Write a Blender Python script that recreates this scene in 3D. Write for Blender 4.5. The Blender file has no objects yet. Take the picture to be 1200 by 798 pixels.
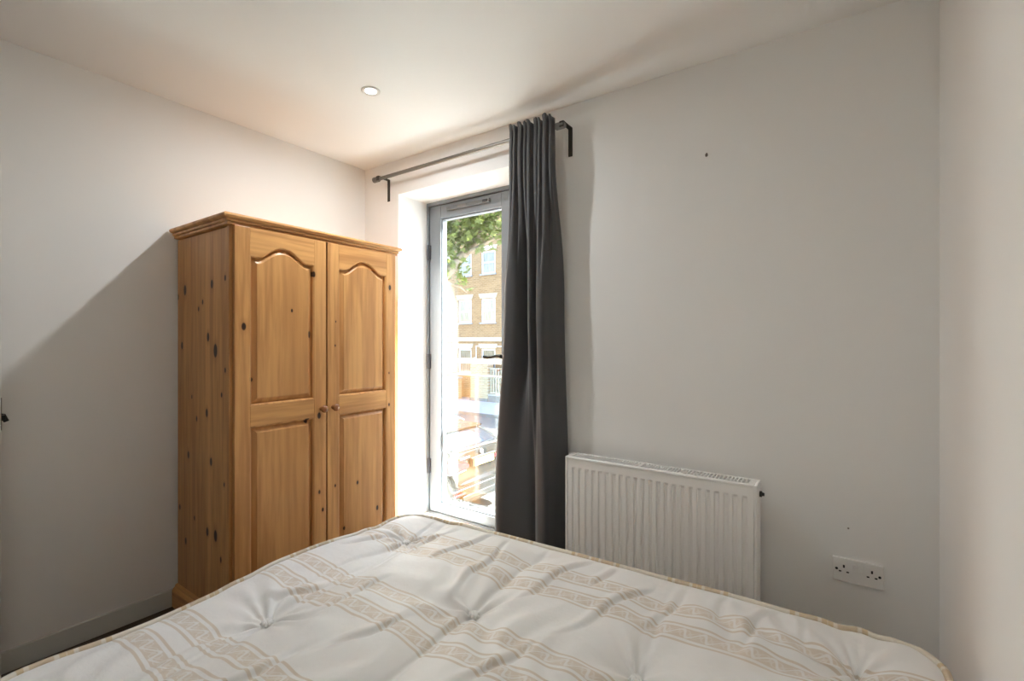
import bpy, bmesh, math, random
from math import sin, cos, pi, radians, exp, sqrt, atan2
from mathutils import Vector

S = bpy.context.scene
COL = S.collection
random.seed(7)

# ------------------------------------------------------------------ camera
EYE = 1.26
cam_d = bpy.data.cameras.new('camera')
cam = bpy.data.objects.new('camera', cam_d)
COL.objects.link(cam)
cam.location = (0, 0, EYE)
cam.rotation_euler = (radians(90), 0, radians(34.6))
cam_d.sensor_width = 36
cam_d.lens = 552 / 1200 * 36
cam_d.clip_start = 0.02
cam_d.clip_end = 300
S.camera = cam

# ------------------------------------------------------------------ sky, sun, exposure
SUN_DIR = Vector((0.478, 0.43, 0.766)).normalized()      # towards the sun
world = bpy.data.worlds.new('world')
S.world = world
world.use_nodes = True
wn = world.node_tree
for n in list(wn.nodes):
    wn.nodes.remove(n)
sky = wn.nodes.new('ShaderNodeTexSky')
sky.sky_type = 'NISHITA'
sky.sun_disc = False
sky.sun_elevation = math.asin(SUN_DIR.z)
sky.sun_rotation = atan2(SUN_DIR.x, SUN_DIR.y)
sky.air_density = 1.0
sky.dust_density = 1.5
bg = wn.nodes.new('ShaderNodeBackground')
bg.inputs['Strength'].default_value = 0.70
wo = wn.nodes.new('ShaderNodeOutputWorld')
wn.links.new(sky.outputs[0], bg.inputs[0])
wn.links.new(bg.outputs[0], wo.inputs[0])

sun_d = bpy.data.lights.new('sun_offscreen', 'SUN')
sun_d.energy = 42.0
sun_d.angle = radians(0.6)
sun_d.color = (1.0, 0.975, 0.935)
sun = bpy.data.objects.new('sun_offscreen', sun_d)
COL.objects.link(sun)
sun.rotation_euler = SUN_DIR.to_track_quat('Z', 'Y').to_euler()
sun.location = (3, 6, 8)

DOWNLIGHT_POWER = 4.2
DOWNLIGHT_COLOUR = (0.96, 0.985, 1.0)

vs = S.view_settings
vs.view_transform = 'Standard'
vs.look = 'None'
vs.exposure = 1.52
vs.gamma = 1.0
vs.use_curve_mapping = False
S.cycles.use_denoising = True
S.cycles.max_bounces = 14
S.cycles.diffuse_bounces = 9
S.cycles.glossy_bounces = 5
S.cycles.transparent_max_bounces = 16
S.cycles.transmission_bounces = 8
S.cycles.sample_clamp_indirect = 60.0
S.cycles.caustics_reflective = False
S.cycles.caustics_refractive = False

# ------------------------------------------------------------------ helpers
WORLD_AT = {}          # world position of each object's origin (nothing here is rotated by its parent)

def link(o, parent=None):
    COL.objects.link(o)
    if parent is not None:
        o.parent = parent
    return o

def tag(o, label=None, cat=None, group=None, kind=None):
    if label: o['label'] = label
    if cat: o['category'] = cat
    if group: o['group'] = group
    if kind: o['kind'] = kind
    return o

def thing(name, loc, label=None, cat=None, group=None, kind=None):
    o = bpy.data.objects.new(name, None)
    o.empty_display_size = 0.1
    o.location = loc
    COL.objects.link(o)
    WORLD_AT[o] = Vector(loc)
    return tag(o, label, cat, group, kind)

def from_mesh(name, me, parent=None, at=None):
    """link mesh me, whose vertices are relative to world point at"""
    o = bpy.data.objects.new(name, me)
    at = Vector(at)
    WORLD_AT[o] = at
    o.location = at - (WORLD_AT[parent] if parent is not None else Vector((0, 0, 0)))
    link(o, parent)
    return o

def mk(name, verts, faces, m, parent=None, smooth=False, uvs=None):
    vs_ = [Vector(v) for v in verts]
    lo = Vector((min(v.x for v in vs_), min(v.y for v in vs_), min(v.z for v in vs_)))
    hi = Vector((max(v.x for v in vs_), max(v.y for v in vs_), max(v.z for v in vs_)))
    c = (lo + hi) / 2
    c.z = lo.z
    me = bpy.data.meshes.new(name)
    me.from_pydata([v - c for v in vs_], [], faces)
    me.materials.append(m)
    if uvs:
        ul = me.uv_layers.new(name='UVMap')
        for l in me.loops:
            ul.data[l.index].uv = uvs[l.vertex_index]
    if smooth:
        me.polygons.foreach_set('use_smooth', [True] * len(me.polygons))
    me.update()
    return from_mesh(name, me, parent, c)

class MB:
    """collects primitive shapes (world coordinates) into one mesh object"""
    def __init__(s):
        s.bm = bmesh.new()
    def box(s, x0, x1, y0, y1, z0, z1, bev=0.0, seg=2):
        b = bmesh.new()
        bmesh.ops.create_cube(b, size=1)
        for v in b.verts:
            v.co = Vector(((x0 + x1) / 2 + v.co.x * (x1 - x0), (y0 + y1) / 2 + v.co.y * (y1 - y0), (z0 + z1) / 2 + v.co.z * (z1 - z0)))
        if bev > 0:
            bmesh.ops.bevel(b, geom=list(b.edges), offset=bev, segments=seg, profile=0.5, affect='EDGES')
        s._add(b)
        return s
    def _add(s, b, M=None):
        vm = [s.bm.verts.new(M @ v.co if M else v.co) for v in b.verts]
        b.verts.index_update()
        for f in b.faces:
            try: s.bm.faces.new([vm[v.index] for v in f.verts])
            except ValueError: pass
        b.free()
    def tube(s, pts, rad, n=12, cap=True):
        pts = [Vector(p) for p in pts]
        rad = rad if isinstance(rad, (list, tuple)) else [rad] * len(pts)
        rings = []
        prev = None
        for i, p in enumerate(pts):
            d = (pts[min(i + 1, len(pts) - 1)] - pts[max(i - 1, 0)]).normalized()
            if prev is None:
                up = Vector((0, 0, 1)) if abs(d.z) < 0.9 else Vector((1, 0, 0))
                a = d.cross(up).normalized()
            else:
                a = (prev - d * prev.dot(d)).normalized()
            prev = a
            b = d.cross(a)
            rings.append([s.bm.verts.new(p + (a * cos(2 * pi * k / n) + b * sin(2 * pi * k / n)) * rad[i]) for k in range(n)])
        for r0, r1 in zip(rings, rings[1:]):
            for k in range(n):
                s.bm.faces.new((r0[k], r0[(k + 1) % n], r1[(k + 1) % n], r1[k]))
        if cap:
            s.bm.faces.new(rings[0][::-1]); s.bm.faces.new(rings[-1])
        return s
    def lathe(s, base, axis, prof, n=24):
        """prof: (distance along axis, radius)"""
        base = Vector(base); axis = Vector(axis).normalized()
        up = Vector((0, 0, 1)) if abs(axis.z) < 0.9 else Vector((1, 0, 0))
        a = axis.cross(up).normalized(); b = axis.cross(a)
        rings = []
        for h, r in prof:
            r = max(r, 1e-4)
            rings.append([s.bm.verts.new(base + axis * h + (a * cos(2 * pi * k / n) + b * sin(2 * pi * k / n)) * r) for k in range(n)])
        for r0, r1 in zip(rings, rings[1:]):
            for k in range(n):
                s.bm.faces.new((r0[k], r1[k], r1[(k + 1) % n], r0[(k + 1) % n]))
        s.bm.faces.new(rings[0]); s.bm.faces.new(rings[-1][::-1])
        return s
    def prism(s, outline, axis, d0, d1):
        """outline: 2D points; axis 'x': points are (y,z), 'y': (x,z), 'z': (x,y); extruded d0..d1"""
        def P(p, d):
            return {'x': (d, p[0], p[1]), 'y': (p[0], d, p[1]), 'z': (p[0], p[1], d)}[axis]
        A = [s.bm.verts.new(P(p, d0)) for p in outline]
        B = [s.bm.verts.new(P(p, d1)) for p in outline]
        n = len(outline)
        for k in range(n):
            s.bm.faces.new((A[k], A[(k + 1) % n], B[(k + 1) % n], B[k]))
        s.bm.faces.new(A[::-1]); s.bm.faces.new(B)
        return s
    def rings(s, rs, close_last=True, close_first=False):
        """bridge a list of equal-length point rings"""
        R = [[s.bm.verts.new(p) for p in r] for r in rs]
        n = len(R[0])
        for r0, r1 in zip(R, R[1:]):
            for k in range(n):
                s.bm.faces.new((r0[k], r0[(k + 1) % n], r1[(k + 1) % n], r1[k]))
        if close_last: s.bm.faces.new(R[-1])
        if close_first: s.bm.faces.new(R[0][::-1])
        return s
    def build(s, name, m, parent=None, smooth=False, angle=None):
        bmesh.ops.recalc_face_normals(s.bm, faces=list(s.bm.faces))
        vs_ = [v.co for v in s.bm.verts]
        lo = Vector([min(v[i] for v in vs_) for i in range(3)])
        hi = Vector([max(v[i] for v in vs_) for i in range(3)])
        c = (lo + hi) / 2; c.z = lo.z
        for v in s.bm.verts: v.co -= c
        if angle is not None:
            for f in s.bm.faces: f.smooth = True
            for e in s.bm.edges:
                if len(e.link_faces) == 2 and e.calc_face_angle(0) > radians(angle): e.smooth = False
        me = bpy.data.meshes.new(name)
        s.bm.to_mesh(me); s.bm.free()
        me.materials.append(m)
        if smooth: me.polygons.foreach_set('use_smooth', [True] * len(me.polygons))
        return from_mesh(name, me, parent, c)

def copy_part(o, at, parent):
    c = o.copy()
    WORLD_AT[c] = Vector(at)
    c.parent = parent
    c.location = Vector(at) - (WORLD_AT[parent] if parent is not None else Vector((0, 0, 0)))
    COL.objects.link(c)
    return c

# ------------------------------------------------------------------ materials
class NT:
    def __init__(s, name):
        s.m = bpy.data.materials.new(name)
        s.m.use_nodes = True
        s.t = s.m.node_tree
        for n in list(s.t.nodes): s.t.nodes.remove(n)
        s.out = s.t.nodes.new('ShaderNodeOutputMaterial')
    def n(s, kind, **kw):
        nd = s.t.nodes.new(kind)
        for k, v in kw.items():
            if k.startswith('i_'):
                key = k[2:].replace('_', ' ')
                s.set(nd.inputs[key], v)
            else:
                setattr(nd, k, v)
        return nd
    def set(s, sock, v):
        if isinstance(v, bpy.types.NodeSocket): s.t.links.new(v, sock)
        else: sock.default_value = v
    def math(s, op, a, b=None, c=None, clamp=False):
        nd = s.t.nodes.new('ShaderNodeMath'); nd.operation = op; nd.use_clamp = clamp
        s.set(nd.inputs[0], a)
        if b is not None: s.set(nd.inputs[1], b)
        if c is not None: s.set(nd.inputs[2], c)
        return nd.outputs[0]
    def mix(s, fac, a, b, blend='MIX'):
        nd = s.t.nodes.new('ShaderNodeMix'); nd.data_type = 'RGBA'; nd.blend_type = blend
        s.set(nd.inputs[0], fac)
        for sock, v in ((nd.inputs[6], a), (nd.inputs[7], b)):
            if isinstance(v, (tuple, list)) and len(v) == 3: v = (*v, 1)
            s.set(sock, v)
        return nd.outputs[2]
    def smooth(s, x, lo, hi, to0=0.0, to1=1.0):
        nd = s.t.nodes.new('ShaderNodeMapRange'); nd.interpolation_type = 'SMOOTHSTEP'
        s.set(nd.inputs[0], x); nd.inputs[1].default_value = lo; nd.inputs[2].default_value = hi
        nd.inputs[3].default_value = to0; nd.inputs[4].default_value = to1
        return nd.outputs[0]
    def noise(s, vec, scale, detail=3, rough=0.5):
        nd = s.t.nodes.new('ShaderNodeTexNoise')
        s.set(nd.inputs['Vector'], vec); nd.inputs['Scale'].default_value = scale
        nd.inputs['Detail'].default_value = detail; nd.inputs['Roughness'].default_value = rough
        return nd.outputs['Fac']
    def pos(s):
        return s.t.nodes.new('ShaderNodeNewGeometry').outputs['Position']
    def xyz(s, v):
        nd = s.t.nodes.new('ShaderNodeSeparateXYZ'); s.set(nd.inputs[0], v)
        return nd.outputs
    def vec(s, x, y, z):
        nd = s.t.nodes.new('ShaderNodeCombineXYZ')
        for i, q in enumerate((x, y, z)): s.set(nd.inputs[i], q)
        return nd.outputs[0]
    def bump(s, h, strength, dist):
        nd = s.t.nodes.new('ShaderNodeBump'); s.set(nd.inputs['Height'], h)
        nd.inputs['Strength'].default_value = strength; nd.inputs['Distance'].default_value = dist
        return nd.outputs[0]
    def bsdf(s, col, rough=0.5, metal=0.0, spec=0.5, normal=None, **kw):
        b = s.t.nodes.new('ShaderNodeBsdfPrincipled')
        if isinstance(col, (tuple, list)): col = (*col[:3], 1)
        s.set(b.inputs['Base Color'], col); s.set(b.inputs['Roughness'], rough)
        s.set(b.inputs['Metallic'], metal); s.set(b.inputs['Specular IOR Level'], spec)
        if normal is not None: s.set(b.inputs['Normal'], normal)
        for k, v in kw.items(): s.set(b.inputs[k.replace('_', ' ')], v)
        return b.outputs[0]
    def done(s, shader):
        s.t.links.new(shader, s.out.inputs[0])
        return s.m

def plain(name, col, rough=0.5, metal=0.0, spec=0.5, var=0.04, scale=30, bump=0.0, **kw):
    t = NT(name)
    p = t.pos()
    f = t.noise(p, scale, 3)
    c0 = tuple(c * (1 - var) for c in col); c1 = tuple(min(1, c * (1 + var)) for c in col)
    nrm = t.bump(t.noise(p, scale * 6, 2), bump, 0.002) if bump else None
    return t.done(t.bsdf(t.mix(f, c0, c1), rough, metal, spec, nrm, **kw))

def paint(name, col):
    t = NT(name)
    p = t.pos()
    c = t.mix(t.noise(p, 1.6, 3), tuple(k * 0.975 for k in col), tuple(min(1, k * 1.02) for k in col))
    h = t.noise(p, 160, 3)
    return t.done(t.bsdf(c, 0.62, 0, 0.3, t.bump(h, 0.10, 0.001)))

M = {}
M['wall'] = paint('wall_paint', (0.850, 0.848, 0.835))
M['ceiling'] = paint('ceiling_paint', (0.88, 0.878, 0.865))
M['reveal'] = paint('reveal_paint', (0.87, 0.865, 0.85))
M['trim'] = plain('trim_paint', (0.66, 0.665, 0.635), 0.4, var=0.02, scale=4)
M['door_paint'] = plain('door_paint', (0.80, 0.80, 0.77), 0.4, var=0.01, scale=4)

def carpet():
    t = NT('carpet'); p = t.pos()
    f = t.noise(p, 220, 4, 0.7); g = t.noise(p, 9, 3)
    c = t.mix(f, (0.05, 0.036, 0.026), (0.16, 0.12, 0.09))
    c = t.mix(t.math('MULTIPLY', g, 0.5), c, (0.09, 0.07, 0.055))
    return t.done(t.bsdf(c, 0.95, 0, 0.1, t.bump(f, 0.6, 0.004)))
M['carpet'] = carpet()

def pine(name, ua, grain='v', knots=(), light=(0.72, 0.385, 0.140), dark=(0.40, 0.170, 0.052), strip=0.0, tint=0.18, spec=0.45, rough=0.38):
    """lacquered knotty pine.  ua: world axis (0 x, 1 y) across the face; z is the other.  grain runs along v (z) or u."""
    t = NT(name)
    p = t.pos(); xyz = t.xyz(p)
    rnd = t.t.nodes.new('ShaderNodeObjectInfo').outputs['Random']
    U, V = xyz[ua], xyz[2]
    D = xyz[1 - ua]
    if grain == 'v': a, b = U, V
    else: a, b = V, U
    off = t.math('MULTIPLY', rnd, 37.0)
    gv = t.vec(t.math('ADD', t.math('MULTIPLY', a, 1.0), off), t.math('MULTIPLY', D, 1.0), t.math('MULTIPLY', b, 0.075))
    warp = t.noise(t.vec(a, t.math('ADD', D, off), t.math('MULTIPLY', b, 0.22)), 5, 2)
    g1 = t.noise(gv, 26, 4, 0.55)
    g2 = t.noise(gv, 120, 3, 0.6)
    ring = t.math('SINE', t.math('MULTIPLY', t.math('ADD', t.math('ADD', a, off), t.math('MULTIPLY', warp, 0.09)), 190))
    ring = t.smooth(ring, -0.2, 1.0)
    f = t.math('ADD', t.math('MULTIPLY', t.smooth(g1, 0.36, 0.66), 0.62), t.math('ADD', t.math('MULTIPLY', g2, 0.16), t.math('MULTIPLY', ring, 0.16)))
    col = t.mix(t.math('SUBTRACT', f, 0.12, clamp=True), light, dark)
    if strip:
        cell = t.math('FLOOR', t.math('DIVIDE', t.math('ADD', a, 40.0), strip))
        wn_ = t.t.nodes.new('ShaderNodeTexWhiteNoise'); wn_.noise_dimensions = '1D'
        t.set(wn_.inputs['W'], cell)
        col = t.mix(t.math('MULTIPLY', wn_.outputs[0], 0.62), col, t.mix(0.5, dark, light), 'MIX')
    # per-board tone
    col = t.mix(t.math('MULTIPLY', rnd, tint), col, dark)
    for i, (ku, kv, r) in enumerate(knots):
        ru, rv = 0.0070 * r, 0.0125 * r
        du = t.math('DIVIDE', t.math('SUBTRACT', U, ku), ru)
        dv = t.math('DIVIDE', t.math('SUBTRACT', V, kv), rv)
        d = t.math('SQRT', t.math('ADD', t.math('MULTIPLY', du, du), t.math('MULTIPLY', dv, dv)))
        d = t.math('ADD', d, t.math('MULTIPLY', t.math('SUBTRACT', warp, 0.5), 1.2))
        col = t.mix(t.smooth(d, 2.6, 0.8, 0.0, 0.45), col, dark)
        col = t.mix(t.smooth(d, 1.15, 0.8, 0.0, 0.97), col, (0.022, 0.007, 0.004))
    nrm = t.bump(g2, 0.06, 0.0008)
    return t.done(t.bsdf(col, rough, 0, spec, nrm))

SIDE_KNOTS = [(-2.507, 1.495, 2), (-2.583, 1.467, 1), (-2.235, 1.505, 1.5), (-2.114, 1.523, 1), (-2.364, 1.402, 1), (-2.325, 1.431, 1),
              (-2.271, 1.275, 1.5), (-2.54, 1.236, 1.5), (-2.202, 1.216, 2), (-2.114, 1.135, 1), (-2.434, 1.002, 0.8), (-2.145, 1.029, 1),
              (-2.284, 0.941, 1.5), (-2.47, 0.731, 1.5), (-2.243, 0.732, 1.5), (-2.385, 0.906, 1), (-2.123, 0.653, 1), (-2.564, 0.471, 1),
              (-2.407, 0.452, 1), (-2.279, 0.419, 1.5), (-2.202, 0.419, 2.2), (-2.498, 0.325, 1.3), (-2.152, 0.329, 1)]
FRONT_KNOTS = [(0.991, 1.319, 1.7), (1.314, 1.576, 1.2), (1.296, 1.288, 1.2), (1.205, 1.397, 0.6), (1.028, 1.092, 0.7), (1.778, 1.555, 1.4),
               (1.433, 1.354, 0.5), (1.43, 1.235, 0.6), (1.772, 1.079, 0.5), (1.279, 0.886, 1.4), (1.341, 0.898, 1.3), (1.343, 0.529, 0.7),
               (1.361, 0.439, 0.7), (1.43, 0.538, 0.6), (1.564, 0.52, 0.8), (1.692, 0.351, 1.1), (1.772, 0.903, 0.7), (1.484, 0.308, 0.9)]
M['pine_side'] = pine('pine_side_boards', 0, 'v', SIDE_KNOTS, tint=0.35)
M['pine_front'] = pine('pine_door_frame', 1, 'v', FRONT_KNOTS, tint=0.12)
M['pine_panel'] = pine('pine_door_panel', 1, 'v', FRONT_KNOTS, strip=0.062, tint=0.15)
M['pine_rail'] = pine('pine_rail', 1, 'h', tint=0.12)
M['pine_trim_side'] = pine('pine_side_moulding', 0, 'h')
M['knob'] = plain('knob_wood', (0.33, 0.135, 0.05), 0.25, var=0.15, scale=60)
M['pine_dark'] = pine('pine_carcass', 1, 'v')

M['frame_grey'] = plain('grey_frame_paint', (0.205, 0.23, 0.255), 0.38, var=0.02, scale=3)
M['frame_dark'] = plain('dark_frame_gasket', (0.04, 0.042, 0.046), 0.5)
M['hinge'] = plain('hinge_dark', (0.06, 0.065, 0.08), 0.4)
M['black_metal'] = plain('black_metal', (0.012, 0.012, 0.012), 0.32, 0.3)
M['chrome'] = plain('chrome', (0.75, 0.75, 0.75), 0.18, 1.0)
M['vent_metal'] = plain('vent_metal', (0.16, 0.165, 0.175), 0.35, 0.5)
M['rod_metal'] = plain('rod_metal', (0.20, 0.19, 0.17), 0.38, 0.85)
M['rod_end'] = plain('rod_end_metal', (0.22, 0.22, 0.215), 0.5, 0.3)
M['bracket'] = plain('bracket_metal', (0.055, 0.05, 0.042), 0.5, 0.3)
M['rad_white'] = plain('radiator_enamel', (0.88, 0.875, 0.86), 0.35, var=0.01, scale=3)
M['rad_dark'] = plain('radiator_plug', (0.03, 0.03, 0.03), 0.6)
M['plastic_white'] = plain('white_plastic', (0.80, 0.79, 0.765), 0.35, var=0.01)
M['slot'] = plain('socket_slot', (0.012, 0.011, 0.010), 0.6)

def curtain_mat():
    t = NT('curtain_cloth'); p = t.pos(); x = t.xyz(p)
    w = t.noise(t.vec(t.math('MULTIPLY', x[0], 1), x[1], t.math('MULTIPLY', x[2], 0.4)), 900, 2)
    c = t.mix(w, (0.054, 0.055, 0.059), (0.084, 0.085, 0.090))
    return t.done(t.bsdf(c, 0.72, 0, 0.35, t.bump(w, 0.15, 0.0006), Sheen_Weight=0.35, Sheen_Roughness=0.5))
M['curtain'] = curtain_mat()

def glass_mat(name, tint=(0.96, 0.98, 0.97), refl=1.0):
    t = NT(name)
    tr = t.n('ShaderNodeBsdfTransparent'); tr.inputs[0].default_value = (*tint, 1)
    gl = t.n('ShaderNodeBsdfGlossy'); gl.inputs['Roughness'].default_value = 0.0
    ge = t.n('ShaderNodeNewGeometry')
    dt = t.n('ShaderNodeVectorMath', operation='DOT_PRODUCT')
    t.t.links.new(ge.outputs['Normal'], dt.inputs[0]); t.t.links.new(ge.outputs['Incoming'], dt.inputs[1])
    c5 = t.math('POWER', t.math('SUBTRACT', 1.0, t.math('ABSOLUTE', dt.outputs['Value']), clamp=True), 5.0)
    fr = t.math('ADD', 0.04, t.math('MULTIPLY', c5, 0.96))
    mx = t.n('ShaderNodeMixShader')
    t.set(mx.inputs[0], t.math('MULTIPLY', fr, refl, clamp=True))
    t.t.links.new(tr.outputs[0], mx.inputs[1]); t.t.links.new(gl.outputs[0], mx.inputs[2])
    return t.done(mx.outputs[0])
M['glass'] = glass_mat('window_glass', (0.95, 0.97, 0.965), 0.9)
M['glass_rail'] = glass_mat('balcony_glass', (0.90, 0.94, 0.93), 0.6)

# ------------------------------------------------------------------ room dimensions
XL, XR = -2.603, 0.273
YF, YO, YB = 2.04, 2.41, -0.43        # far wall inside, outside, back wall
ZC = 2.40
OX0, OX1, OZ0, OZ1 = -2.278, -1.375, 0.10, 2.182   # far wall opening

YS = YO - 0.02
wall_far = MB()
wall_far.box(XL - 0.3, OX0, YF, YS, -0.3, ZC + 0.3)
wall_far.box(OX1, XR + 0.3, YF, YS, -0.3, ZC + 0.3)
wall_far.box(OX0, OX1, YF, YS, OZ1, ZC + 0.3)
wall_far.box(OX0, OX1, YF, YS, -0.3, OZ0)
tag(wall_far.build('wall_far', M['wall']), 'white painted wall with the glazed door, radiator and socket', kind='structure')
tag(MB().box(XL - 0.2, XL, YB - 1.3, YF, -0.3, ZC + 0.3).build('wall_left', M['wall']), 'white painted wall behind the pine wardrobe', kind='structure')
tag(MB().box(XR, XR + 0.2, YB - 1.3, YF, -0.3, ZC + 0.3).build('wall_right', M['wall']), 'white painted wall at the right end of the bed', kind='structure')
wb = MB()
wb.box(XL, -2.515, YB - 0.1, YB, 0, ZC); wb.box(-1.745, XR, YB - 0.1, YB, 0, ZC); wb.box(-2.515, -1.745, YB - 0.1, YB, 2.0, ZC)
tag(wb.build('wall_back', M['wall']), 'white painted wall with the doorway to the hall', kind='structure')
tag(MB().box(XL, XR, YB - 1.3, YB - 1.2, 0, ZC).build('wall_hall', M['wall']), 'white painted hall wall beyond the doorway', kind='structure')
tag(MB().box(XL, XR, YB - 1.2, YF, ZC, ZC + 0.2).build('ceiling', M['ceiling']), 'white painted ceiling', kind='structure')
tag(MB().box(XL, XR, YB - 0.05, YF, -0.2, 0.0).build('floor', M['carpet']), 'dark brown carpet floor', kind='structure')
M['hall_floor'] = plain('pale_hall_bounce', (0.72, 0.70, 0.66), 0.5, var=0.04, scale=5)  # unseen floor, made pale to bounce light through the doorway onto the ceiling
tag(MB().box(XL, XR, YB - 1.2, YB - 0.05, -0.2, 0.0).build('floor_hall', M['hall_floor']), 'unseen hall floor beyond the doorway, made pale to bounce light', kind='structure')

def baseboard(name, x0, x1, y0, y1, label):
    tag(MB().box(x0, x1, y0, y1, 0.0, 0.082, 0.002, 1).build(name, M['trim']), label, kind='structure')
baseboard('baseboard_left', XL, XL + 0.014, YB, YF - 0.014, 'pale grey baseboard along the wall behind the wardrobe')
baseboard('baseboard_far', XL + 0.0, XR - 0.014, YF - 0.014, YF, 'pale baseboard below the radiator and socket')
baseboard('baseboard_right', XR - 0.014, XR, YB, YF - 0.0, 'pale baseboard along the wall at the bed end')

# open door leaf standing along the left wall
d2 = thing('door_2', (-2.535, -0.41, 0.006), 'white painted room door standing open along the wall', kind='structure')
MB().box(-2.555, -2.515, -0.405, 0.357, 0.008, 1.955, 0.002, 1).build('leaf', M['door_paint'], d2)
lt = MB().box(-2.549, -2.523, 0.357, 0.3595, 0.93, 1.05).box(-2.546, -2.526, 0.357, 0.371, 0.965, 0.985, 0.002, 1)
lt.build('latch_plate', M['black_metal'], d2)
lv = MB().lathe((-2.515, 0.30, 0.985), (1, 0, 0), [(0, 0.026), (0.008, 0.026), (0.01, 0.010), (0.045, 0.010), (0.05, 0.009)])
lv.tube([(-2.468, 0.30, 0.985), (-2.466, 0.26, 0.985), (-2.466, 0.19, 0.983)], 0.009)
lv.build('lever_handle', M['black_metal'], d2, angle=40)
lv = MB().lathe((-2.555, 0.335, 0.985), (-1, 0, 0), [(0, 0.024), (0.008, 0.024), (0.01, 0.012), (0.028, 0.012)])
lv.tube([(-2.578, 0.335, 0.985), (-2.580, 0.372, 0.975), (-2.580, 0.380, 0.955)], [0.012, 0.010, 0.008])
lv.build('lever_handle', M['black_metal'], d2, angle=40)

# ------------------------------------------------------------------ glazed door in the far wall
d1 = thing('door_1', ((OX0 + OX1) / 2, 2.33, OZ0), 'grey framed glazed balcony door in a deep white reveal', kind='structure')
FY0, FY1 = 2.288, 2.365
fr = MB()
fr.box(OX0, OX0 + 0.016, FY0, FY1, OZ0, OZ1); fr.box(-1.541, OX1, FY0, FY1, OZ0, OZ1)
fr.box(OX0 + 0.016, -1.541, FY0, FY1, OZ1 - 0.022, OZ1); fr.box(OX0 + 0.016, -1.541, FY0, FY1, OZ0, OZ0 + 0.016)
fr.build('outer_frame', M['frame_grey'], d1)
LX0, LX1, LZ0, LZ1 = OX0 + 0.021, -1.546, OZ0 + 0.020, OZ1 - 0.028
GX0, GX1, GZ0, GZ1 = LX0 + 0.098, LX1 - 0.116, 0.182, 2.066
LY0, LY1 = 2.298, 2.352
for x0, x1 in ((LX0, GX0), (GX1, LX1)):
    MB().box(x0, x1, LY0, LY1, LZ0, LZ1, 0.002, 1).build('stile', M['frame_grey'], d1)
MB().box(GX0, GX1, LY0 + 0.0005, LY1, GZ1, LZ1, 0.002, 1).build('top_rail', M['frame_grey'], d1)
MB().box(GX0, GX1, LY0 + 0.0005, LY1, LZ0, GZ0, 0.002, 1).build('bottom_rail', M['frame_grey'], d1)
gk = MB()
for (x0, x1, z0, z1) in ((LX0 - 0.004, LX0 + 0.001, LZ0, LZ1), (LX1 - 0.001, LX1 + 0.004, LZ0, LZ1), (LX0, LX1, LZ1 - 0.001, LZ1 + 0.005), (LX0, LX1, LZ0 - 0.003, LZ0 + 0.001)):
    gk.box(x0, x1, LY0 + 0.003, LY1 - 0.01, z0, z1)
gk.build('gasket', M['frame_dark'], d1)
bd = MB()
for (x0, x1, z0, z1) in ((GX0, GX0 + 0.008, GZ0, GZ1), (GX1 - 0.008, GX1, GZ0, GZ1), (GX0 + 0.008, GX1 - 0.008, GZ1 - 0.008, GZ1), (GX0 + 0.008, GX1 - 0.008, GZ0, GZ0 + 0.008)):
    bd.box(x0, x1, LY0 + 0.012, LY1 - 0.006, z0, z1)
bd.build('glazing_bead', M['frame_grey'], d1)
MB().box(GX0 + 0.004, GX1 - 0.004, 2.322, 2.328, GZ0 + 0.004, GZ1 - 0.004).build('pane', M['glass'], d1)
h0 = None
for z in (1.85, 1.12, 0.42):
    hb = MB().tube([(OX0 + 0.016, 2.289, z - 0.05), (OX0 + 0.016, 2.289, z + 0.05)], 0.011, 10).box(OX0 + 0.016, OX0 + 0.032, 2.288, 2.2985, z - 0.048, z + 0.048)
    hb.build('hinge', M['hinge'], d1)
# trickle vent on the top rail
vx0, vx1, vz = -2.095, -1.745, 2.118
v_ = MB().box(vx0, vx1, LY0 - 0.018, LY0 + 0.001, vz - 0.012, vz + 0.012, 0.004, 2)
v_.build('trickle_vent', M['vent_metal'], d1)
vp = [o for o in d1.children if o.name.startswith('trickle_vent')][0]
MB().box(vx0 + 0.10, vx0 + 0.17, LY0 - 0.021, LY0 - 0.016, vz - 0.007, vz + 0.009, 0.001, 1).build('vent_slider', M['rod_end'], vp)
MB().box(vx1 - 0.05, vx1 - 0.012, LY0 - 0.022, LY0 - 0.016, vz - 0.008, vz + 0.008, 0.002, 1).build('vent_slider', M['black_metal'], vp)
# lever handle
hx = -1.632
MB().box(hx - 0.014, hx + 0.014, LY0 - 0.009, LY0 + 0.001, 1.045, 1.268, 0.004, 2).build('handle_plate', M['black_metal'], d1)
hl = MB().tube([(hx, LY0 - 0.005, 1.165), (hx, LY0 - 0.05, 1.165)], 0.011, 12)
hl.tube([(hx + 0.004, LY0 - 0.052, 1.166), (hx - 0.03, LY0 - 0.053, 1.167), (hx - 0.06, LY0 - 0.053, 1.160), (hx - 0.09, LY0 - 0.053, 1.156), (hx - 0.115, LY0 - 0.053, 1.158), (hx - 0.128, LY0 - 0.053, 1.162)],
        [0.011, 0.010, 0.0085, 0.0095, 0.011, 0.008], 12)
hl.build('lever_handle', M['black_metal'], d1, angle=50)
MB().lathe((hx, LY0 - 0.005, 1.088), (0, -1, 0), [(0, 0.010), (0.010, 0.010), (0.012, 0.006)]).build('lock_cylinder', M['chrome'], d1, angle=40)
MB().box(hx - 0.020, hx - 0.001, LY0 - 0.035, LY0 - 0.013, 1.086, 1.090).tube([(hx - 0.02, LY0 - 0.03, 1.082), (hx - 0.034, LY0 - 0.033, 1.088)], 0.006, 8).build('key', M['chrome'], d1)

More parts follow.
